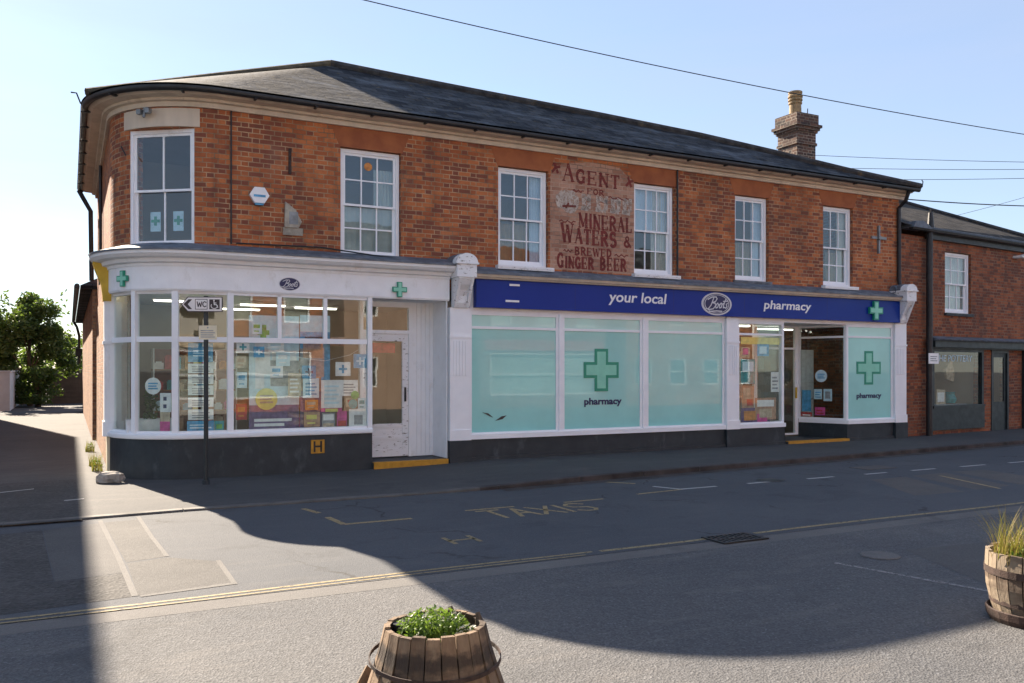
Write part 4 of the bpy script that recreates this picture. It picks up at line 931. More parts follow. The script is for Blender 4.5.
# shelving and goods
pc=['p_blue','p_white','p_pink','p_red','p_green','p_orange','p_tan','p_pale','p_yellow','p_teal','p_grey','p_skin']
rs=random.Random(11); goods=[]
def shelf(s,y,w,h,n,a,label,mat):
    o=empty('display_shelf',s,y,.12,A+a,label=label,cat='shelving',group='display shelves inside the shop')
    m=MB(); m.box(0,w,.36,.4,0,h); m.build('back_panel',mat,o)
    for i in range(n):
        q=MB(); z=.08+i*(h-.1)/n; q.box(0,w,0,.36,z,z+.025); q.build('shelf',M['wood'] if mat is not M['interior'] else M['p_white'],o)
        x=.03
        while x<w-.12:
            bw=rs.uniform(.07,.16); bh=rs.uniform(.10,min(.28,(h-.1)/n-.06))
            goods.append((s,y,a,x,bw,bh,z+.025+.12,o)); x+=bw+rs.uniform(.01,.07)
    for xx in (0,w-.025):
        q=MB(); q.box(xx,xx+.025,-.01,.38,0,h); q.build('side_panel',M['p_white'],o)
    return o
shelf(-4.9,2.4,1.4,1.9,5,0,'tall shelving with mixed goods behind the curved window posters',M['reddish'])
shelf(-3.2,2.6,1.2,1.9,5,0,'brown shelving unit behind the large poster',M['reddish'])
shelf(6.15,1.5,1.1,1.9,5,0,'shelving with bright goods behind the clear window',M['reddish'])
shelf(7.6,2.9,1.2,2.0,5,0,'shelving seen through the right glass door',M['interior'])
shelf(9.35,1.1,1.2,2.0,5,R(90),'dark shelving seen through the splayed window',M['intdark'])
for k in range(0,len(goods)):
    s,y,a,x,bw,bh,z,o=goods[k]
    ca,sa=math.cos(a),math.sin(a); m=MB(); m.box(0,bw,0,.10,0,bh-.02).box(bw*.2,bw*.8,.02,.08,bh-.02,bh)
    ss,yy=s+x*ca-.06*sa,y+x*sa+.06*ca
    colr=pc[rs.randrange(len(pc))]
    t=thing(m,'product_pack',M[colr],ss,yy,z,a)
    tag(t,'small boxed product on a shelf inside the pharmacy','product','products on the shelves inside')
# counter behind the door pane
# ---- posters and notices (things stuck behind the glass)
def poster(x0,x1,z0,z1,y,base,blocks,label,cat='poster',name='poster',s0=0,y0=0,ang=0,group=None,th=.004,lines=None):
    """blocks: (fx0,fx1,fz0,fz1,mat) as fractions; lines: rows of pale text bars"""
    m=MB(); w,h=x1-x0,z1-z0; m.box(0,w,0,th,0,h); mats=[M[base]]
    for i,b in enumerate(blocks):
        mats.append(M[b[4]]); m.cur=len(mats)-1
        m.box(b[0]*w,b[1]*w,-.0012*(1+i%4),-.0004,b[2]*h,b[3]*h)
    ca,sa=math.cos(ang),math.sin(ang)
    o=thing(m,name,mats,s0+x0*ca-y*sa,y0+x0*sa+y*ca,z0,ang); tag(o,label,cat,group); return o
def pp(px0,py0,px1,py1,base,blocks,label,y=.06,**k):
    a=on(px0,py1,y); b=on(px1,py0,y); za=on(px0,py1,y)[1]; zb=on(px0,py0,y)[1]
    return poster(a[0],b[0],za,zb,y,base,blocks,label,**k)
txt=lambda n,c,x0=.15,x1=.85,z0=.15,z1=.85:[(x0,x1-(.12 if i%2 else 0),z0+(z1-z0)*i/n,z0+(z1-z0)*(i+.45)/n,c) for i in range(n)]
# large health poster in two boards
pp(249,315,299,434,'p_pale',[(.0,1,.0,.24,'p_purple'),(.12,.42,.38,.80,'p_white'),(.3,.75,.28,.50,'p_pale'),(.42,1,.40,.62,'p_grey'),(.45,.95,.6,.7,'p_white'),(.1,.85,.10,.125,'p_white'),(.1,.7,.06,.085,'p_white'),(.1,.42,.0,.03,'p_yellow'),(.22,.34,.80,.92,'p_green'),(.16,.40,.835,.875,'p_green')],'large pale blue health poster with green cross and purple foot, behind the curved window',y=.14)
pp(300,315,330,434,'p_blue',[(.0,1,.0,.36,'p_purple'),(.0,.7,.36,.48,'p_skin'),(.0,.8,.48,.72,'p_grey'),(.1,.75,.64,.76,'p_skin'),(.15,.85,.76,.82,'p_dark'),(.0,1,.86,1,'p_pale')],'right half board of the large health poster, a seated figure on blue',y=.14)
# yellow round badge
def disc(px,py,rpx,mat,label,y=.045,inner=None,name='round_sticker',cat='sticker',s0=0,y0=0,ang=0):
    c=on(px,py,y,s0,ang) if False else on(px,py,y0 if (s0 or ang) else y,s0,ang); e=on(px+rpx,py,y0 if (s0 or ang) else y,s0,ang); r=abs(e[0]-c[0])
    m=MB(); P=[(r*math.cos(2*PI*i/24),r*math.sin(2*PI*i/24)) for i in range(24)]; m.prism(P,'y',0,.003); mats=[M[mat]]
    if inner:
        mats.append(M[inner]); m.cur=1
        for j,z in enumerate((-.3,0,.3)): m.box(-r*.6,r*(.6-.15*(j%2)),-.0012,-.0004,r*z-.1*r,r*z+.08*r)
    ca,sa=math.cos(ang),math.sin(ang); X=(s0+c[0]*ca,y0+c[0]*sa) if (s0 or ang) else (c[0],y)
    o=thing(m,name,mats,X[0],X[1],c[1],ang); tag(o,label,cat); return o
disc(266.5,399,11,'p_yellow','yellow round badge low on the large health poster',y=.125,inner='p_tan')
# notices in the curved pane
(cs,cyy),cang=chord(u2,-4.0)
def cp(px0,py0,px1,py1,base,blocks,label,d=.05,**k):
    s0,y0=cs-math.sin(cang)*d,cyy+math.cos(cang)*d
    a=on(px0,py1,y0,s0,cang); b=on(px1,py1,y0,s0,cang); zb=on(px0,py0,y0,s0,cang)[1]
    return poster(a[0],b[0],a[1],zb,0,base,blocks,label,s0=s0,y0=y0,ang=cang,**k)
cp(188,343,213,362,'p_blue',txt(3,'p_pale',.2,.8,.3,.7),'bright blue notice at the top of the notice stack in the curved window',cat='notice',name='notice')
ys=[363,374,385,397,409]; nm=['first white notice below the bright blue one','second white notice from the top of the stack','third white notice, halfway down the stack','fourth white notice in the stack','last white notice above the blue foot panel']
for i,y_p in enumerate(ys):
    cp(188,y_p+.6,213.5,y_p+(10.2 if i<4 else 11),'p_white',txt(3,'p_grey'),nm[i]+', hung in the curved window',cat='notice',name='notice',group='white notices in one column')
cp(187,421,214,432,'p_blue',txt(2,'p_pale',.1,.9,.3,.8),'blue panel at the foot of the notice stack',cat='notice',name='notice')
cp(214.5,421,224,432,'p_teal',[(.2,.8,.3,.7,'p_green')],'small green and teal leaflet beside the notice stack foot',cat='leaflet',name='leaflet')
# bunting of cards
bt=empty('card_bunting',on(235,352,.05)[0],.05,0,label='string of blue and white cross cards draped across the big window pane',cat='bunting')
s0b=on(235,352,.05)[0]
cards=[(243,347,13,12,'p_white','p_teal'),(259,352,11,11,'p_blue','p_pale'),(309,372,14,13,'p_blue','p_navy'),(343,369,15,14,'p_white','p_blue'),(332,354,0,0,None,None),(360,361,13,14,'p_blue','p_pale')]
for (x_,y_p,w_,h_,c1,c2) in cards:
    if not c1: continue
    a=on(x_-w_/2,y_p,.05)[0]-s0b; b=on(x_+w_/2,y_p,.05)[0]-s0b; zt=on(x_,y_p-h_/2,.05)[1]; zb=on(x_,y_p+h_/2,.05)[1]
    q=MB(); q.box(a,b,0,.003,zb,zt); q.cur=1; c_=(a+b)/2; zc=(zt+zb)/2; k=(b-a)*.12; q.box(c_-k*.6,c_+k*.6,-.001,-.0003,zc-k*2.3,zc+k*2.3); q.box(c_-k*2.3,c_+k*2.3,-.0015,-.0011,zc-k*.6,zc+k*.6); q.build('card',[M[c1],M[c2]],bt)
q=MB(); pts=[]
for (x_,y_p) in ((233,343),(250,347),(275,356),(300,363),(325,366),(350,360),(366,350)): a=on(x_,y_p-2,.05); pts.append((a[0]-s0b,.004,a[1]+.05))
q.tube(pts,.003,5); q.build('string',M['p_white'],bt)
pp(288,373,301,396,'p_tan',txt(4,'p_white'),'upright cream leaflet left of the blue card in the big pane',cat='leaflet',name='leaflet')
pp(303,378,319,398,'p_pale',txt(4,'p_blue'),'pale blue leaflet below the blue cross card',cat='leaflet',name='leaflet')
pp(321,380,342,412,'p_pink',[(.0,1,.12,1,'p_white')]+txt(5,'p_pale',.15,.85,.25,.9)+[(.2,.8,-.0,.1,'p_yellow')],'white notice with pink edge and yellow foot in the big pane',cat='notice',name='notice')
pp(341,380,358,396,'p_white',txt(4,'p_grey'),'white typed notice at right of the big pane',cat='notice',name='notice')
disc(355,395,4,'p_green','small green round sticker at right edge of the big pane')
disc(353,404,4.5,'p_teal','teal round sticker below the green one in the big pane')
pp(349,409,366,430,'p_white',[(.3,.8,.25,.7,'p_grey'),(.1,.9,.05,.15,'p_tan')],'white leaflet with grey figure in the lower right of the big pane',cat='leaflet',name='leaflet')
pp(337,411,347,426,'p_pink',[(.1,.9,.0,.35,'p_red')],'pink and red packet low in the big pane',cat='packet',name='packet')
pp(322,413,335,428,'p_grey',[(.1,.9,.5,.9,'p_white'),(.1,.9,.05,.3,'p_tan')],'grey and white leaflet at the foot of the big pane',cat='leaflet',name='leaflet')
for i,(a_,b_,c_,d_,base,acc,lb) in enumerate((
   (236,356,246,368,'p_tan','p_skin','small tan card low at the left edge of the big pane'),
   (237,372,247,388,'p_pale','p_blue','pale leaflet at the left edge of the big pane, above the floor goods'),
   (252,322,262,334,'p_pale','p_green','small green dotted card above the transom bar'),
   (268,340,284,352,'p_white','p_pale','white card under the transom beside the blue cross card'),
   (276,352,290,366,'p_pale','p_white','pale blue square card in the middle of the poster'),
   (270,366,283,378,'p_white','p_blue','white card with a blue dash left of the cream leaflet'),
   (346,398,356,407,'p_tan','p_red','tiny tan and red card below the typed notice'),
   (331,337,345,346,'p_skin','p_orange','orange brown picture card just below the transom at right'),
   (305,400,318,410,'p_orange','p_tan','orange card under the pale blue leaflet'),
   (304,412,320,427,'p_skin','p_yellow','brown and yellow packet low in the big pane'),
   (358,398,366,410,'p_pale','p_teal','pale card by the right frame of the big pane'),
   (236,404,247,420,'p_red','p_orange','red brown packet at lower left of the big pane'))):
    pp(a_,b_,c_,d_,base,[(.15,.8,.5,.8,acc),(.2,.7,.2,.3,acc)],lb,y=.075+.006*(i%3),cat='leaflet',name='leaflet')
# items in the first curved pane
(cs2,cy2),can2=chord(u1,u2)
disc(153,386,8,'p_white','white round sticker in the second pane of the curved window',inner='p_blue',s0=cs2-math.sin(can2)*.05,y0=cy2+math.cos(can2)*.05,ang=can2)
def cp2(px0,py0,px1,py1,base,blocks,label,**k):
    s0,y0=cs2-math.sin(can2)*.06,cy2+math.cos(can2)*.06
    a=on(px0,py1,y0,s0,can2); b=on(px1,py1,y0,s0,can2); zb=on(px0,py0,y0,s0,can2)[1]
    return poster(a[0],b[0],a[1],zb,0,base,blocks,label,s0=s0,y0=y0,ang=can2,**k)
cp2(160,393,171,412,'p_white',[(.3,.6,.6,.8,'p_navy'),(.3,.6,.2,.4,'p_navy')],'white notice with two dark dots beside the round sticker',cat='notice',name='notice')
cp2(160,412,170,431,'p_tan',[(0,1,0,.5,'p_pink')],'tan and dark pink leaflet under the two dot notice',cat='leaflet',name='leaflet')
# inside plant-like green display
m=MB(); rr=random.Random(5)
for i in range(160):
    a_=rr.uniform(0,2*PI); r_=.10*rr.random()**.5; z_=rr.uniform(0,.55); c=Vector((r_*math.cos(a_),r_*math.sin(a_),z_)); d=Vector((rr.uniform(-1,1),rr.uniform(-1,1),rr.uniform(-.3,1))).normalized()*.05; e=d.cross(Vector((rr.random(),rr.random(),rr.random()))).normalized()*.02
    m.face([c-d,c+e,c+d,c-e])
ip=on(150,400,.9); thing(m,'indoor_plant',M['leafmid'],ip[0],.75,.9,label='bushy green plant on the window ledge behind the round sticker',cat='plant')
m=MB(); m.box(-.35,.35,-.2,.2,.0,.775); thing(m,'window_ledge',M['p_white'],ip[0],.78,.12,label='white display block behind the curved window',cat='display block')
# goods in clear right window and splayed pane
pp(741,337,780,344,'p_yellow',[],'yellow strip across the top of the clear window',y=.07,cat='banner',name='window_banner')
def q4(l,y=.07):
    for a in l: pp(*a[:4],a[4],a[5],a[6],y=y,cat=a[7],name=a[7])
q4([(741,347,750,358,'p_tan',[(.2,.8,.3,.9,'p_pink')],'small pink and tan card at left of the clear window','leaflet'),
    (741,359,755,384,'p_teal',[(.1,.9,.5,.9,'p_pale')],'teal and pale blue leaflet in the clear window','leaflet'),
    (757,344,769,356,'p_blue',[(.2,.8,.2,.8,'p_pale')],'blue card near the top of the clear window','leaflet'),
    (742,386,754,408,'p_skin',[(.1,.7,.4,.9,'p_tan'),(.4,.9,.1,.4,'p_red')],'tan and red picture card in the clear window','poster'),
    (755,398,776,420,'p_skin',[(.1,.9,.6,.9,'p_white'),(.2,.8,.1,.5,'p_tan')],'brown and cream picture card low in the clear window','poster'),
    (771,372,779,392,'p_white',txt(4,'p_grey'),'white notice at the right edge of the clear window','notice'),
    (741,408,770,424,'p_purple',[(.1,.5,.2,.8,'p_orange'),(.55,.9,.1,.6,'p_pink')],'purple and orange picture card at the foot of the clear window','poster')])
sp_s0,sp_y0,sp_a=8.83-.0,1.10,math.atan2(-1.06,.38)
def sp(px0,py0,px1,py1,base,blocks,label,**k):
    a=on(px0,py1,sp_y0,sp_s0,sp_a); b=on(px1,py1,sp_y0,sp_s0,sp_a); zb=on(px0,py0,sp_y0,sp_s0,sp_a)[1]
    return poster(a[0],b[0],a[1],zb,0,base,blocks,label,s0=sp_s0,y0=sp_y0,ang=sp_a,**k)
disc(821,376,6,'p_pale','pale round sticker on the splayed window by the right door',inner='p_blue',s0=sp_s0-.03,y0=sp_y0-.02,ang=sp_a)
sp(814,389,822,399,'p_pale',txt(3,'p_blue'),'pale blue leaflet left of the picture leaflet in the splayed window',cat='leaflet',name='leaflet')
sp(823.5,389,832,401,'p_pale',[(.2,.8,.2,.8,'p_grey')],'grey picture leaflet in the splayed window',cat='leaflet',name='leaflet')
sp(802,390,811,411,'p_blue',[],'blue bin shaped panel low in the splayed window',cat='panel',name='blue_panel')
sp(815,407,825,415,'p_pink',txt(2,'p_red'),'pink leaflet at the foot of the splayed window',cat='leaflet',name='leaflet')
sp(801,412,812,416,'p_red',txt(1,'p_white'),'red strip at the foot of the splayed window',cat='leaflet',name='leaflet')

# ------------------------------------------------------------------ lane: rear wing
RW=empty('rear_wing',-5.7,8.6,0,label='long low orange brick wing with slate hipped roof running back along the lane',cat='building')
m=MB(); m.box(0,4.5,0,16.,0,3.62); m.build('wall',M['brick_side'],RW)
m=MB(); m.face([(-.25,-.1,3.6),(4.7,-.1,3.6),(4.7,2.,5.0),(2.2,2.,5.0)]); m.face([(-.25,-.1,3.6),(2.2,2,5.0),(2.2,14.,5.0),(-.25,16.3,3.6)]); m.face([(-.25,16.3,3.6),(2.2,14,5.0),(4.7,16.3,3.6)]); m.face([(4.7,-.1,3.6),(4.7,16.3,3.6),(2.2,14,5.0),(2.2,2,5.0)]); m.box(-.25,4.7,-.1,16.3,3.52,3.598)
m.build('roof',M['slate'],RW)
m=MB(); m.tube([(-.32,-.1,3.58),(-.32,16.3,3.58)],.06,8); m.build('gutter',M['black'],RW)
m=MB(); m.tube([(-.32,15.9,3.56),(-.2,15.9,3.35),(-.12,15.9,3.0),(-.12,15.9,1.9)],.05,8).box(-.25,-.02,15.7,15.95,2.2,2.5); m.build('downpipe',M['black'],RW)

# weeds and rock at the corner
def blades(mb,n,r,h0,h1,w,rr,lean=.35,curl=1.):
    for i in range(n):
        a=rr.uniform(0,2*PI); q=r*rr.random()**.5; x,y=q*math.cos(a),q*math.sin(a); h=rr.uniform(h0,h1); la=rr.uniform(0,2*PI); ln=rr.uniform(.05,lean)*h*2
        dx,dy=math.cos(la)*ln,math.sin(la)*ln; wx,wy=-math.sin(la)*w,math.cos(la)*w; P=[]
        for j in range(5):
            t=j/4; cx=x+dx*t*t*curl; cy=y+dy*t*t*curl; cz=h*(t-.12*t*t*lean*2); ww=(1-t*.95)
            P.append(((cx-wx*ww,cy-wy*ww,cz),(cx+wx*ww,cy+wy*ww,cz)))
        for j in range(4): mb.face([P[j][0],P[j][1],P[j+1][1],P[j+1][0]])
def leaves(mb,n,rx,ry,z0,z1,sz,rr,shape=None):
    for i in range(n):
        while True:
            x,y=rr.uniform(-1,1),rr.uniform(-1,1)
            if x*x+y*y<1: break
        z=z0+(z1-z0)*rr.random()*(1-.5*(x*x+y*y)); c=Vector((x*rx,y*ry,z)); d=Vector((rr.uniform(-1,1),rr.uniform(-1,1),rr.uniform(-.2,.9))).normalized()*sz*rr.uniform(.6,1.3)
        e=d.cross(Vector((rr.uniform(-1,1),rr.uniform(-1,1),rr.uniform(-1,1)))).normalized()*sz*.45
        mb.face([c-d,c+e,c+d,c-e])
rr=random.Random(21)
for (s_,y_,h_,lb) in ((-5.78,1.75,.34,'straggly yellow green weed at the foot of the building corner'),(-5.8,2.6,.20,'low weed tuft at the wall foot just behind the corner weed'),(-5.82,5.5,.25,'small weed tuft farther along the lane wall')):
    m=MB(); blades(m,70,.09,.10,h_*1.3,.005,rr); m.cur=1; leaves(m,45,.08,.14,.01,h_*.8,.022,rr); thing(m,'weed',[M['straw'],M['leafbright']],s_,y_,.022,label=lb,cat='weed',group='weeds along the lane wall')
import bmesh
def rock(name,s,y,z,dx,dy,dz,seed,mat,label,rz=0):
    bm=bmesh.new(); bmesh.ops.create_icosphere(bm,subdivisions=3,radius=1.); r=random.Random(seed)
    from mathutils import noise as mn
    for v in bm.verts:
        p=v.co.copy(); q=Vector([math.copysign(abs(c)**.62,c) for c in p]); f=1+.34*mn.noise(p*1.7+Vector((seed,0,0)))+.07*mn.noise(p*6)
        v.co=Vector((q.x*dx*f,q.y*dy*f,max(-.02,q.z*dz*f+dz*.8)))
    me=bpy.data.meshes.new(name); bm.to_mesh(me); bm.free(); me.materials.append(mat); o=bpy.data.objects.new(name,me); COL.objects.link(o); X,Y_=W(s,y); o.location=(X,Y_,z); o.rotation_euler=(0,0,A+rz); tag(o,label,'stone'); return o
g=gnd(109,484,.02); rock('stone_block',g[0]+.02,g[1]+.12,.02,.17,.10,.085,4,M['rock'],'rough pale stone lying at the foot of the rounded corner',R(-25))

# ------------------------------------------------------------------ WC signpost
SP=empty('sign_post',-4.45,-.72,.022,A,label='slim dark pole carrying the WC arrow sign and a small cream notice',cat='signpost')
q=MB(); q.tube([(0,0,0),(0,0,2.68)],.032,12); q.build('pole',M['blackgreen'],SP,smooth=True)
q=MB(); q.tube([(0,0,0),(0,0,.06)],.05,12); q.build('pole_foot',M['plinth'],SP)
sgn=MB(); a=-A+R(2); 
w,h=.56,.215
out=[(-.27-.06,0),(-.20-.04,h/2),(.25,h/2),(.25,-h/2),(-.24,-h/2)]
sgn.prism(out,'y',-.012,.0); sgn.cur=1; k=.93; sgn.prism([(-.315,0),(-.232,h/2-.012),(.238,h/2-.012),(.238,-h/2+.012),(-.232,-h/2+.012)],'y',-.014,-.0125)
sgn.cur=0
sgn.prism([(-.295,0),(-.225,.07),(-.175,.07),(-.235,0),(-.175,-.07),(-.225,-.07)],'y',-.0165,-.0145)
sgn.strokes([[(-.13,-.07),(.035,-.07),(.035,.07),(-.13,.07),(-.13,-.07)]],.008,-.0150,0)
sgn.strokes([[(-.105,.035),(-.09,-.035),(-.072,.02),(-.055,-.035),(-.04,.035)],[(.02,.025),(.0,.037),(-.02,.025),(-.027,0),(-.02,-.025),(0,-.037),(.02,-.025)]],.014,-.0150,0)
sgn.box(.065,.21,-.0160,-.0145,-.07,.07); sgn.cur=1
cx_=.135; sgn.strokes([[(cx_+.045*math.cos(R(t)),-.022+.038*math.sin(R(t))) for t in range(150,390,20)]],.010,-.0170,0)
sgn.strokes([[(cx_-.005,.04),(cx_,-.005),(cx_+.03,-.005),(cx_+.05,-.045)],[(cx_-.003,.018),(cx_+.025,.018)]],.012,-.0176,0)
sgn.prism([(cx_-.005+.011*math.cos(2*PI*i/10),.055+.011*math.sin(2*PI*i/10)) for i in range(10)],'y',-.0175,-.0165)
sgn.build('toilet_sign',[M['brown'],M['signcream']],SP,(-.02,-.04,2.56),-A+R(3))
q=MB(); q.box(-.125,.125,-.008,0,0,.20); q.cur=1; q.prism([(.012*math.cos(2*PI*i/8),.17+.012*math.sin(2*PI*i/8)) for i in range(8)],'y',-.011,-.0085)
for i in range(4): q.box(-.1,.1-.02*(i%2),-.0095,-.0085,.03+i*.03,.043+i*.03)
q.build('notice_plate',[M['cream'],M['p_grey']],SP,(.02,-.036,2.06),-A+R(2))

# ------------------------------------------------------------------ right neighbour
A2=R(32.8)-A; o2=L(9.95,20.7)
NB=empty('neighbour_building',o2[0],o2[1],0,A+A2,label='dark red brick neighbour with one sash window and dark green shopfront, right of the chemist',cat='building')
nw,nd=9.,7.
nops=[(.83,1.99,3.04,4.57),(.22,2.50,.18,2.19),(2.93,3.77,.05,2.17)]
m=MB()
wall(m,lambda u:(u,0.,0.,-1.),-1.2,nw,0,4.85,nops,.22,(99,100)); m.box(-1.2,nw,nd,nd+.2,0,4.85).box(nw,nw+.2,0,nd,0,4.85).box(-1.2,-1.0,.25,nd,0,4.85)
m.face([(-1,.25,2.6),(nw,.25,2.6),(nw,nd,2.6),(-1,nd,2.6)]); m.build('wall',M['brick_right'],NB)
m=MB(); m.box(-.02,nw,-.10,-.001,4.80,4.92).box(-.02,nw,-.16,-.001,4.92,4.95); m.build('eaves_board',M['black'],NB)
m=MB(); m.tube([(-.9,-.20,4.99),(nw,-.20,4.99)],.065,8); m.build('gutter',M['black'],NB)
def np_(px,py,p=25.):
    best=None
    for i in range(0,260):
        y=-.25+i*.02
        # plane parallel to neighbour front, y deep
        S0=o2[0]-math.sin(A2)*y; Y0_=o2[1]+math.cos(A2)*y; s,z=on(px,py,Y0_,S0,A2); e=abs(z-(5.02+math.tan(R(p))*(y+.25)))
        if best is None or e<best[0]: best=(e,s,y,z)
    return best[1:]
r0,r1=np_(903,203),np_(1030,238.5)
m=MB(); Lb=(-1.1,-.25,5.02); rb=(r0[0]-2.,r0[1],r0[2]) 
m.face([Lb,(nw,-.25,5.02),(max(nw,r1[0]+.5),r1[1]*.8,r1[2]-.15),r1,r0,(-1.1,r0[1],r0[2])]); m.face([(-1.1,r0[1],r0[2]),r0,(r0[0],nd+.3,5.0),(-1.1,nd+.3,5.0)]); m.face([r0,r1,(r1[0],nd+.3,4.9),(r0[0],nd+.3,5.)]); NR=m.build('roof',M['slate_brown'],NB)
m=MB(); m.tube([(-1.1,r0[1],r0[2]+.02),(r0[0],r0[1],r0[2]+.02),(r1[0],r1[1],r1[2]+.02)],.07,6); m.build('ridge_tiles',M['ridge'],NR)
m=MB(); m.prism([(-.95,4.98),(-.2,4.98),(-.3,5.06),(-.55,5.15),(-.85,5.12)],'y',-.30,.1); m.build('lead_valley',M['lead'],NB)
q=MB(); q.tube([(-.06,-.14,4.95),(-.06,-.14,.08)],.075,12); q.build('downpipe',M['black'],NB,smooth=True)
q=MB(); q.tube([(.02,-.12,5.05),(.02,-.12,5.42)],[.085,.05],8); q.tube([(.02,-.12,5.42),(.02,-.12,5.52)],.02,6); q.build('soil_vent_pipe',M['black'],NB)
sash('window',NB,.85,.06,3.06,0,1.12,1.50,3,2,M['white'],M['oldglass'],.06,M['plinth'],[(.02,.98,.02,.98,cu)],silly=.12)
m=MB(); m.prism([(.78,4.575),(2.04,4.575),(2.14,4.80),(.68,4.80)],'y',-.004,.05); m.build('lintel',M['brick_right'],NB)
m=MB(); m.prism([(0,2.36),(-.30,2.36),(-.32,2.39),(-.02,2.47),(0,2.47)],'x',.06,nw); m.build('lead_canopy',M['lead'],NB)
m=MB(); m.box(.06,nw,-.22,-.002,2.20,2.358).box(.06,nw,-.14,-.003,2.17,2.198); m.build('shop_fascia',M['blackgreen'],NB)
m=MB(); m.box(.22,.30,-.05,.06,.78,2.17).box(2.42,2.50,-.05,.06,.78,2.17).box(.30,2.42,-.05,.06,2.10,2.17).box(.22,2.50,-.09,.06,.72,.78); SW=m.build('shop_window',M['blackgreen'],NB)
m=MB(); m.box(.30,2.42,.0,.006,.78,2.10); m.build('pane',M['glass'],SW)
m=MB(); m.box(.18,2.52,-.06,.05,.18,.72); m.build('stall_riser',M['blackgreen'],NB)
t_=fit_text('THE POTTERY',.42,2.05,1.86,2.02,-.004,0,.15)
t_.build('window_lettering',M['p_pale'],SW)
m=MB(); m.box(2.93,3.0,-.02,.08,.06,2.17).box(3.70,3.77,-.02,.08,.06,2.17).box(3.0,3.70,-.02,.08,2.09,2.17).box(3.0,3.1,.02,.06,.08,2.09).box(3.6,3.70,.02,.06,.08,2.09).box(3.1,3.6,.02,.06,1.98,2.09).box(3.1,3.6,.02,.06,.08,.82); D3=m.build('door',M['blackgreen'],NB); tag(D3,'dark green half glazed shop door')
m=MB(); m.box(3.1,3.6,.035,.041,.82,1.98); m.build('pane',M['glass'],D3)
m=MB(); m.box(4.46,4.72,-.12,-.002,.08,2.19); m.build('pilaster',M['blackgreen'],NB)
q=MB(); q.tube([(4.30,-.1,2.7),(4.30,-.1,4.9)],.0001,4)
m=MB(); m.box(-.24,.17,-.235,-.222,1.80,2.05); m.cur=1
for i in range(3): m.box(-.18,.10-.04*(i%2),-.238,-.2355,1.86+i*.05,1.88+i*.05)
tag(m.build('wall_notice',[M['signwhite'],M['p_grey']],NB),'small white notice plate on the drainpipe')
m=MB(); m.box(4.0,4.25,-.25,-.0,4.62,4.68).tube([(4.1,0,4.65),(4.1,-.35,4.7)],.03,6); m.build('wall_camera',M['p_white'],NB)
m=MB(); m.box(0,nw-.3,2.4,2.45,.1,2.6).box(2.6,2.65,.25,2.4,.1,2.6); m.build('inner_wall',M['interior'],NB)
# goods in the neighbour's window
def nthing(m,name,mats,x,y,z,label,cat,rz=0,smooth=False):
    ca,sa=math.cos(A2),math.sin(A2); return thing(m,name,mats,o2[0]+x*ca-y*sa,o2[1]+x*sa+y*ca,z,A2+rz,smooth,label=label,cat=cat)
m=MB(); m.box(0,2.1,0,.5,0,.66); nthing(m,'display_table',M['p_grey'],.34,.35,.12,'grey display table inside the right shop window','table')
m=MB(); m.prism([(0,0),(.42,0),(.40,.36),(.03,.38)],'y',0,.02); m.cur=1; m.box(.06,.36,-.003,-.001,.06,.3); nthing(m,'framed_print',[M['p_tan'],M['p_white']],1.15,.42,.782,'cream framed print leaning in the right shop window','picture')
m=MB(); m.prism([(0,0),(.30,.02),(.26,.3),(.17,.42),(.1,.3),(.02,.5),(-.03,.2)],'y',0,.12); nthing(m,'pink_ornament',M['p_red'],.62,.45,.782,'pink red textile ornament at left of the right shop window','ornament')
m=MB(); m.prism([(0,0),(.30,-.08),(.34,.16),(.22,.5),(.1,.42),(-.08,.25)],'y',0,.06); nthing(m,'hanging_scarf',M['p_tan'],1.78,.5,1.42,'pale folded scarf hanging at right of the right shop window','scarf')
m=MB(); m.lathe([(0,0),(.12,.02),(.16,.12),(.10,.25),(.12,.3)],(0,0),14); nthing(m,'pottery_bowl',M['p_teal'],2.0,.55,.782,'green glazed pot behind the framed print','pot',smooth=True)
m=MB(); m.box(0,.5,0,.3,0,.2).box(.05,.45,.05,.25,.2,.35); nthing(m,'stacked_boxes',M['p_skin'],.42,.62,.782,'tan boxes at the left of the right shop window','boxes')

# red tiled house beyond
RH=empty('red_roofed_house',o2[0]+9.5,o2[1]+12.5,0,A+R(8),label='house with red pantile roof showing beyond the right neighbour roof',cat='building')
m=MB(); m.box(-2.,12,0,8,0,6.1); m.build('wall',M['brick_right'],RH)
m=MB(); m.prism([(-.4,6.0),(4,8.6),(8.4,6.0)],'x',-2.3,12.3); RR_=m.build('roof',M['redtile'],RH)

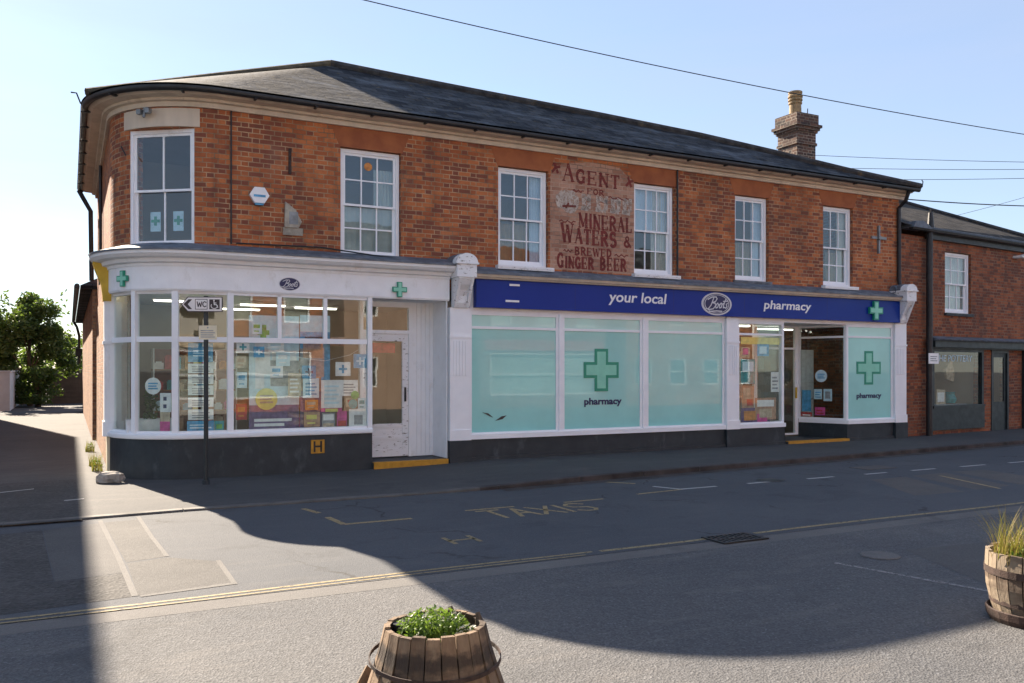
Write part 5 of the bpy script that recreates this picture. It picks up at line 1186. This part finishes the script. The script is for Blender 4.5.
# ------------------------------------------------------------------ lane: garden wall, fence, trees
m=MB(); m.box(0,.35,0,9.5,0,1.55).box(-.04,.39,-.04,9.54,1.55,1.60)
g=L(-20.6,35.3); thing(m,'garden_wall',M['render'],-8.62,25.9,.02,label='white rendered wall at the far left of the lane',cat='wall')
FN=empty('board_fence',-8.9,33.5,.02,label='tall dark board fence across the end of the lane',cat='fence')
for i in range(4):
    m=MB(); m.box(i*1.8+.06,(i+1)*1.8-.06,.0,.03,0,1.72+.0*i)
    for j in range(13): m.box(i*1.8+.07+j*.129,i*1.8+.07+j*.129+.10,-.02,-.001,.02,1.70)
    m.build('fence_panel',M['fencewood'],FN)
for i in range(5):
    m=MB(); m.box(i*1.8-.05,i*1.8+.05,-.04,.08,0,1.8); m.build('post',M['fencewood'],FN)
def tree(s,y,h,cr,label,mat,seed,nl=5200,trunk=True,zlo=.9,name='leafy_tree',cat='tree',leaf=.11):
    rr=random.Random(seed); T_=empty(name,s,y,.02,label=label,cat=cat,group='trees at the end of the lane')
    b=MB(); b.tube([(0,0,0),(.08,.05,h*.2),(-.05,.0,h*.45),(.05,.0,h*.75)],[.13,.10,.08,.03],8)
    cl=[]
    for i in range(26):
        a=rr.uniform(0,2*PI); q=cr*(rr.random()**.55)*.85; z=zlo+(h-zlo)*rr.random(); f=1-.55*((z-zlo)/(h-zlo))**2; c=Vector((q*math.cos(a)*f,q*math.sin(a)*f,z)); cl.append((c,rr.uniform(.28,.62)*cr*.42+.12))
        if i<12: b.tube([(0,0,z*.45),(c.x*.5,c.y*.5,z*.75),tuple(c)],[.045,.03,.01],5)
    b.build('trunk',M['bark'],T_)
    f=MB()
    for i in range(nl):
        c,r=cl[rr.randrange(len(cl))]
        d=Vector((rr.gauss(0,1),rr.gauss(0,1),rr.gauss(0,.8))); d=d/max(d.length,.01)*r*(rr.random()**.4); p=c+d
        if p.z<.15: continue
        t=Vector((rr.uniform(-1,1),rr.uniform(-1,1),rr.uniform(-.6,.6))).normalized()*leaf*rr.uniform(.5,1.2); e=t.cross(Vector((rr.uniform(-1,1),rr.uniform(-1,1),rr.uniform(-1,1)))).normalized()*leaf*.4
        f.face([p-t,p+e,p+t,p-e])
    # wispy top shoots
    for i in range(7):
        a=rr.uniform(0,2*PI); x=cr*.6*math.cos(a); y_=cr*.6*math.sin(a); hh=h*rr.uniform(.98,1.18)
        for k in range(36):
            q=rr.random(); p=Vector((x+rr.gauss(0,.14),y_+rr.gauss(0,.14),h*.72+(hh-h*.72)*q)); t=Vector((rr.uniform(-1,1),rr.uniform(-1,1),rr.uniform(-.5,.8))).normalized()*leaf; e=t.cross(Vector((rr.random(),rr.random(),rr.random()))).normalized()*leaf*.4; f.face([p-t,p+e,p+t,p-e])
    f.build('crown',mat,T_); return T_
tree(-7.75,31.0,4.7,2.25,'large dark bushy tree in front of the fence at the end of the lane',M['leafdark'],3,17000,zlo=.7,leaf=.12)
tree(-10.0,30.5,4.9,2.1,'dark tree at the left edge behind the white wall',M['leafdark'],8,11000,zlo=.7,leaf=.12)
tree(-5.7,36.0,3.3,1.9,'lighter green shrub behind the fence beside the wing',M['leafmid'],12,4200,zlo=1.)
tree(-7.4,29.6,1.6,1.0,'low dark bush under the large tree by the fence',M['leafdark'],17,2200,zlo=.2,name='bush',cat='bush')
# far hedge mass
m=MB(); rr=random.Random(9)
for i in range(5000):
    c=Vector((rr.uniform(0,26),rr.gauss(0,.7),rr.uniform(.1,3.0+.5*math.sin(rr.random()*6)))); t=Vector((rr.uniform(-1,1),rr.uniform(-1,1),rr.uniform(-.6,.6))).normalized()*.22; e=t.cross(Vector((rr.random(),rr.random(),rr.random()))).normalized()*.1; m.face([c-t,c+e,c+t,c-e])
h_=thing(m,'far_hedge',M['leafmid'],-26,46,0,label='mass of green foliage beyond the lane end',cat='hedge'); h_['kind']='stuff'

# ------------------------------------------------------------------ barrels
def barrel(world,h,rt,rb,mat,seed,bulge,hoops,label,flare=0,hoopmat='rust',tilt=0):
    rr=random.Random(seed); o=bpy.data.objects.new('barrel_planter',None); COL.objects.link(o); o.location=world; o.rotation_euler=(0,0,rr.uniform(0,1)); tag(o,label,'planter','wooden half barrel planters')
    n=22
    for i in range(n):
        a0=2*PI*i/n+.012; a1=2*PI*(i+1)/n-.012; m=MB(); dz=rr.uniform(-.007,.007); th=.026; fl=flare*rr.uniform(.6,1.25) if flare else 0
        L_=[]
        for t in (0,.25,.5,.75,1):
            r=rb+(rt-rb)*t+bulge*math.sin(PI*t)+ (fl*(1-t)**1.6)
            L_.append((r,t*(h+dz)))
        for (r0,z0),(r1,z1) in zip(L_,L_[1:]):
            for q0,q1,s_ in ((0,0,1),(th,th,-1)):
                f=[((r0-q0)*math.cos(a0),(r0-q0)*math.sin(a0),z0),((r0-q0)*math.cos(a1),(r0-q0)*math.sin(a1),z0),((r1-q1)*math.cos(a1),(r1-q1)*math.sin(a1),z1),((r1-q1)*math.cos(a0),(r1-q1)*math.sin(a0),z1)]
                m.face(f if s_>0 else f[::-1])
            for a in (a0,a1): m.face([(r0*math.cos(a),r0*math.sin(a),z0),((r0-th)*math.cos(a),(r0-th)*math.sin(a),z0),((r1-th)*math.cos(a),(r1-th)*math.sin(a),z1),(r1*math.cos(a),r1*math.sin(a),z1)])
        r,z=L_[-1]; m.face([(r*math.cos(a0),r*math.sin(a0),z),(r*math.cos(a1),r*math.sin(a1),z),((r-th)*math.cos(a1),(r-th)*math.sin(a1),z),((r-th)*math.cos(a0),(r-th)*math.sin(a0),z)])
        m.build('stave',mat,o)
    for (z,w,loose,tl) in hoops:
        t=z/h; r=rb+(rt-rb)*t+bulge*math.sin(PI*t)+flare*(1-t)**1.6*(1.0 if not loose else 1)+.004+loose; m=MB(); N_=36; ro=[]
        for k in range(N_):
            a=2*PI*k/N_; ro.append((r,a,tl*math.cos(a-1.2)))
        for k in range(N_):
            r_,a,d=ro[k]; r2,b,d2=ro[(k+1)%N_]
            for q,s_ in ((0,1),(-.005,-1)):
                f=[((r_+q)*math.cos(a),(r_+q)*math.sin(a),z+d),((r_+q)*math.cos(b),(r_+q)*math.sin(b),z+d2),((r_+q)*math.cos(b),(r_+q)*math.sin(b),z+w+d2),((r_+q)*math.cos(a),(r_+q)*math.sin(a),z+w+d)]; m.face(f if s_>0 else f[::-1])
            m.face([(r_*math.cos(a),r_*math.sin(a),z+w+d),(r_*math.cos(b),r_*math.sin(b),z+w+d2),((r_-.005)*math.cos(b),(r_-.005)*math.sin(b),z+w+d2),((r_-.005)*math.cos(a),(r_-.005)*math.sin(a),z+w+d)])
        m.build('hoop',M[hoopmat],o)
    m=MB(); N_=24; rs_=rt-.03; m.face([(rs_*math.cos(2*PI*k/N_),rs_*math.sin(2*PI*k/N_),h-.06+rr.uniform(-.01,.01)) for k in range(N_)]); m.face([((rb-.03)*math.cos(2*PI*k/N_),(rb-.03)*math.sin(2*PI*k/N_),.03) for k in range(N_)]); m.build('soil',M['soil'],o)
    return o
B1=(-.372,4.17,0); barrel(B1,.42,.245,.265,M['oak'],5,.012,[(.255,.020,.030,.022)],'broken old wooden barrel with splayed staves and loose rusty hoop, at the bottom edge',flare=.10)
m=MB(); m.tube([(-.33,-.05,.03),(-.30,.02,.12),(-.27,.05,.22)],[.045,.06,.03],6); 
# fallen stave leaning at the left foot
o_=MB(); o_.prism([(-.07,0),(.06,0),(.045,.17),(-.02,.20)],'y',0,.025); t=o_.build('fallen_stave',M['oak'],None,(-.372-.37,4.17+.03,0),R(20)); t.rotation_euler=(R(-24),R(22),R(20)); tag(t,'loose orange brown stave leaning at the left foot of the broken barrel','wood piece')
rr=random.Random(31)
def wthing(m,name,mats,X,Y_,Z,label,cat,group=None):
    o=m.build(name,mats,None,(X,Y_,Z)); return tag(o,label,cat,group)
m=MB(); blades(m,260,.13,.05,.12,.005,rr,.5); m.cur=1; leaves(m,1100,.175,.13,.0,.15,.014,rr); m.cur=2; leaves(m,60,.13,.1,.09,.15,.010,rr); m.cur=3; leaves(m,150,.15,.12,.0,.10,.018,rr)
wthing(m,'flowering_plant',[M['leafbright'],M['leafbright'],M['petal'],M['leafdark']],B1[0]-.01,B1[1]+.0,.355,'bright green leafy plants with tiny flowers filling the broken barrel','plant')
m=MB(); leaves(m,200,.05,.05,.0,.08,.014,rr); m.cur=1; leaves(m,90,.06,.06,.03,.08,.012,rr)
wthing(m,'small_plant',[M['leafmid'],M['petal']],B1[0]+.16,B1[1]-.06,.355,'small grey green plant with pale petals at the right rim of the broken barrel','plant')
m=MB(); m.tube([(-.01,.0,0),(0,.0,.05),(.0,0,.075)],[.045,.052,.05],12); wthing(m,'plant_pot',[M['black']],B1[0]-.165,B1[1]+.05,.335,'small black plastic pot at the left rim inside the broken barrel','plant pot')
for (ddx,ddy,hh_) in ((.06,.17,.10),(.10,.18,.07),(.20,.10,.09)):
    m=MB(); m.tube([(0,0,0),(.01,0,hh_*.6),(.0,.01,hh_)],[.022,.02,.012],6); wthing(m,'wood_stump',[M['bark']],B1[0]+ddx,B1[1]+ddy,.355,'dark knobbly stump at the back rim inside the broken barrel','stump','dark stumps in the broken barrel')
B2=(3.46,5.66,0); barrel(B2,.455,.305,.24,M['oakpale'],9,.03,[(.31,.045,.0,.0),(.12,.05,.0,.0)],'pale grey oak half barrel with brown iron bands, at the right edge')
m=MB(); m.lathe([(.20,.0),(.285,.0),(.30,.03),(.305,.075),(.295,.08),(.285,.04),(.25,.03)],(0,0),28); wthing(m,'barrel_tray',[M['rust']],B2[0],B2[1],.003,'dark rusty ring tray under the right hand barrel','tray')
m=MB(); blades(m,230,.14,.16,.40,.0035,rr,.42); m.v=[(v[0],v[1],v[2]) for v in m.v]
wthing(m,'grass_plant',[M['straw']],B2[0]-.17,B2[1]-.05,.395,'tuft of straw coloured spiky grass in the right hand barrel','plant')
m=MB(); leaves(m,520,.26,.24,.0,.13,.026,rr); m.cur=1; leaves(m,120,.2,.2,.02,.14,.03,rr); leaves(m,40,.1,.1,-.03,.08,.02,rr)
wthing(m,'leafy_plant',[M['leafbright'],M['leafmid']],B2[0]+.0,B2[1]-.04,.39,'low trailing green plant spilling over the rim of the right hand barrel','plant')

# ------------------------------------------------------------------ overhead wires
def ray(px,py,Yd): return ((px-HX)/FPX*Yd,Yd,CAMH+(HY-py)/FPX*Yd)
def wire(a,b,sag,r,label):
    a,b=Vector(a),Vector(b); m=MB(); P=[]
    for i in range(25):
        t=i/24; p=a.lerp(b,t)-a; p.z-=sag*4*t*(1-t); P.append(p)
    m.tube(P,r,5); o=m.build('overhead_wire',M['black'],None,tuple(a)); tag(o,label,'overhead wire','overhead wires crossing the sky'); return o
wire(ray(200,-40,16),ray(1100,146,22),.25,.011,'long overhead cable crossing the sky from top centre down to the right edge')
wire(ray(790,154,45),ray(1200,163,40),.15,.013,'highest of the thin wires right of the chimney')
wire(ray(800,167.,45),ray(1200,166,40),.15,.013,'second thin wire below the highest one right of the chimney')
wire(ray(830,179,45),ray(1200,172,40),.15,.013,'third thin wire right of the chimney')
wire(ray(903,199,23),ray(1200,201,30),.2,.016,'thicker cable leaving the right end of the chemist gutter')
wire(ray(950,217,40),ray(1130,164,35),.1,.009,'faint slanting wire above the brown slate roof')

M['render_far']=paint('dimmed_render',(.45,.43,.40),.85,.1,2,.3); M['peach_far']=paint('dimmed_peach_render',(.40,.27,.20),.85,.1,2,.3)  # renders coloured darker so sunlit fronts reflect less in the shop glass
# ------------------------------------------------------------------ buildings around the square (behind and beside the camera)
def house(s,y,w,d,h,rise,wm,rm,label,rz=0,shop=None,nwin=3,seed=0,floors=2,band=None):
    H_=empty('street_house',s,y,0,A+rz,label=label,cat='building')
    # front is towards +y (faces the road)
    fl=h/floors; wins_=[]
    for f_ in range(floors):
        for i in range(nwin):
            xc=w*(i+.5)/nwin; 
            if f_==0 and shop: continue
            wins_.append((xc-.5,xc+.5,f_*fl+.95,f_*fl+2.2))
    if shop: wins_.append((.5,w-.5,.55,2.4))
    m=MB(); wall(m,lambda u:(w-u,0.,0.,1.),0,w,0,h,[(w-b_,w-a_,c_,e_) for a_,b_,c_,e_ in wins_],.2,(999,1000)); m.box(0,.2,-d,-.2,0,h).box(w-.2,w,-d,-.2,0,h).box(.2,w-.2,-d,-d+.2,0,h).box(.2,w-.2,-d+.2,-.3,fl-.1,fl)
    m.build('wall',wm,H_)
    for a_,b_,c_,e_ in wins_:
        f=MB(); f.box(a_,a_+.06,-.12,-.04,c_,e_).box(b_-.06,b_,-.12,-.04,c_,e_).box(a_+.06,b_-.06,-.12,-.04,e_-.06,e_).box(a_+.06,b_-.06,-.12,-.04,c_,c_+.06).box(a_+.06,b_-.06,-.11,-.05,(c_+e_)/2-.02,(c_+e_)/2+.02); o=f.build('window',M['white'],H_)
        g=MB(); g.box(a_+.06,b_-.06,-.09,-.08,c_+.06,e_-.06); g.build('pane',M['oldglass'],o)
        g=MB(); g.box(a_+.06,b_-.06,-.30,-.29,c_+.06,e_-.06); g.build('blind',M['intdark'] if not shop else M['curtain'],o)
    if shop:
        q=MB(); q.box(.2,w-.2,.01,.10,2.5,2.95); q.build('fascia',M[shop],H_)
    r=MB()
    P=[(-d-.3,h-.1),(-d/2,h+rise),(.3,h-.1)]; r.prism(P,'x',-.25,w+.25); R_=r.build('roof',rm,H_)
    q=MB(); q.box(w-1.1,w-.5,-d/2-.3,-d/2+.3,h,h+rise+.9); c=q.build('chimney',M['brick_chimney'],H_); q=MB(); q.lathe([(.14,h+rise+.9),(.12,h+rise+1.3),(.0,h+rise+1.3)],(w-.8,-d/2),12); q.build('chimney_pot',M['pot'],c)
    return H_
house(-17,-20.5,6.5,7,5.4,2.2,M['brick_side'],M['redtile'],'orange brick house across the square, behind the photographer on the left',nwin=3)
house(-10,-20.2,6.,7,6.3,2.4,M['render_far'],M['slate'],'white rendered house with tall front across the square',nwin=3,shop='p_tan')
house(-3.6,-20.8,6.6,7,5.2,2.1,M['brick'],M['redtile'],'red brick shop across the square behind the photographer',nwin=3,shop='p_navy')
house(3.6,-20.,5.2,7,5.9,2.4,M['peach_far'],M['slate'],'peach rendered house across the square',nwin=2)
house(9.4,-19.6,6.4,7,5.3,2.3,M['brick_right'],M['redtile'],'dark brick cottage across the square on the right',nwin=3,shop='p_red')
house(16.5,-19.,8,7,5.6,2.3,M['brick'],M['slate'],'long brick house at the far right across the square',nwin=4)
# tall building at the left of the lane, outside the frame
TB=empty('tall_building',-16.12,5.2,0,label='tall brick building on the left side of the lane, beyond the left edge',cat='building')
m=MB(); m.box(0,6.55,0,20.0,0,9.3); m.build('wall',M['brick_side'],TB)
m=MB(); m.prism([(-.3,9.3),(6.55,9.3),(3.2,11.0)],'y',-.3,20.0); m.build('roof',M['slate'],TB)
for k in range(4):
    for z_ in (1.0,4.0,7.0):
        q=MB(); q.box(6.551,6.60,1.5+k*4.6,2.6+k*4.6,z_,z_+1.4); o=q.build('window',M['white'],TB); q=MB(); q.box(6.601,6.606,1.58+k*4.6,2.52+k*4.6,z_+.08,z_+1.32); q.build('pane',M['oldglass'],o)
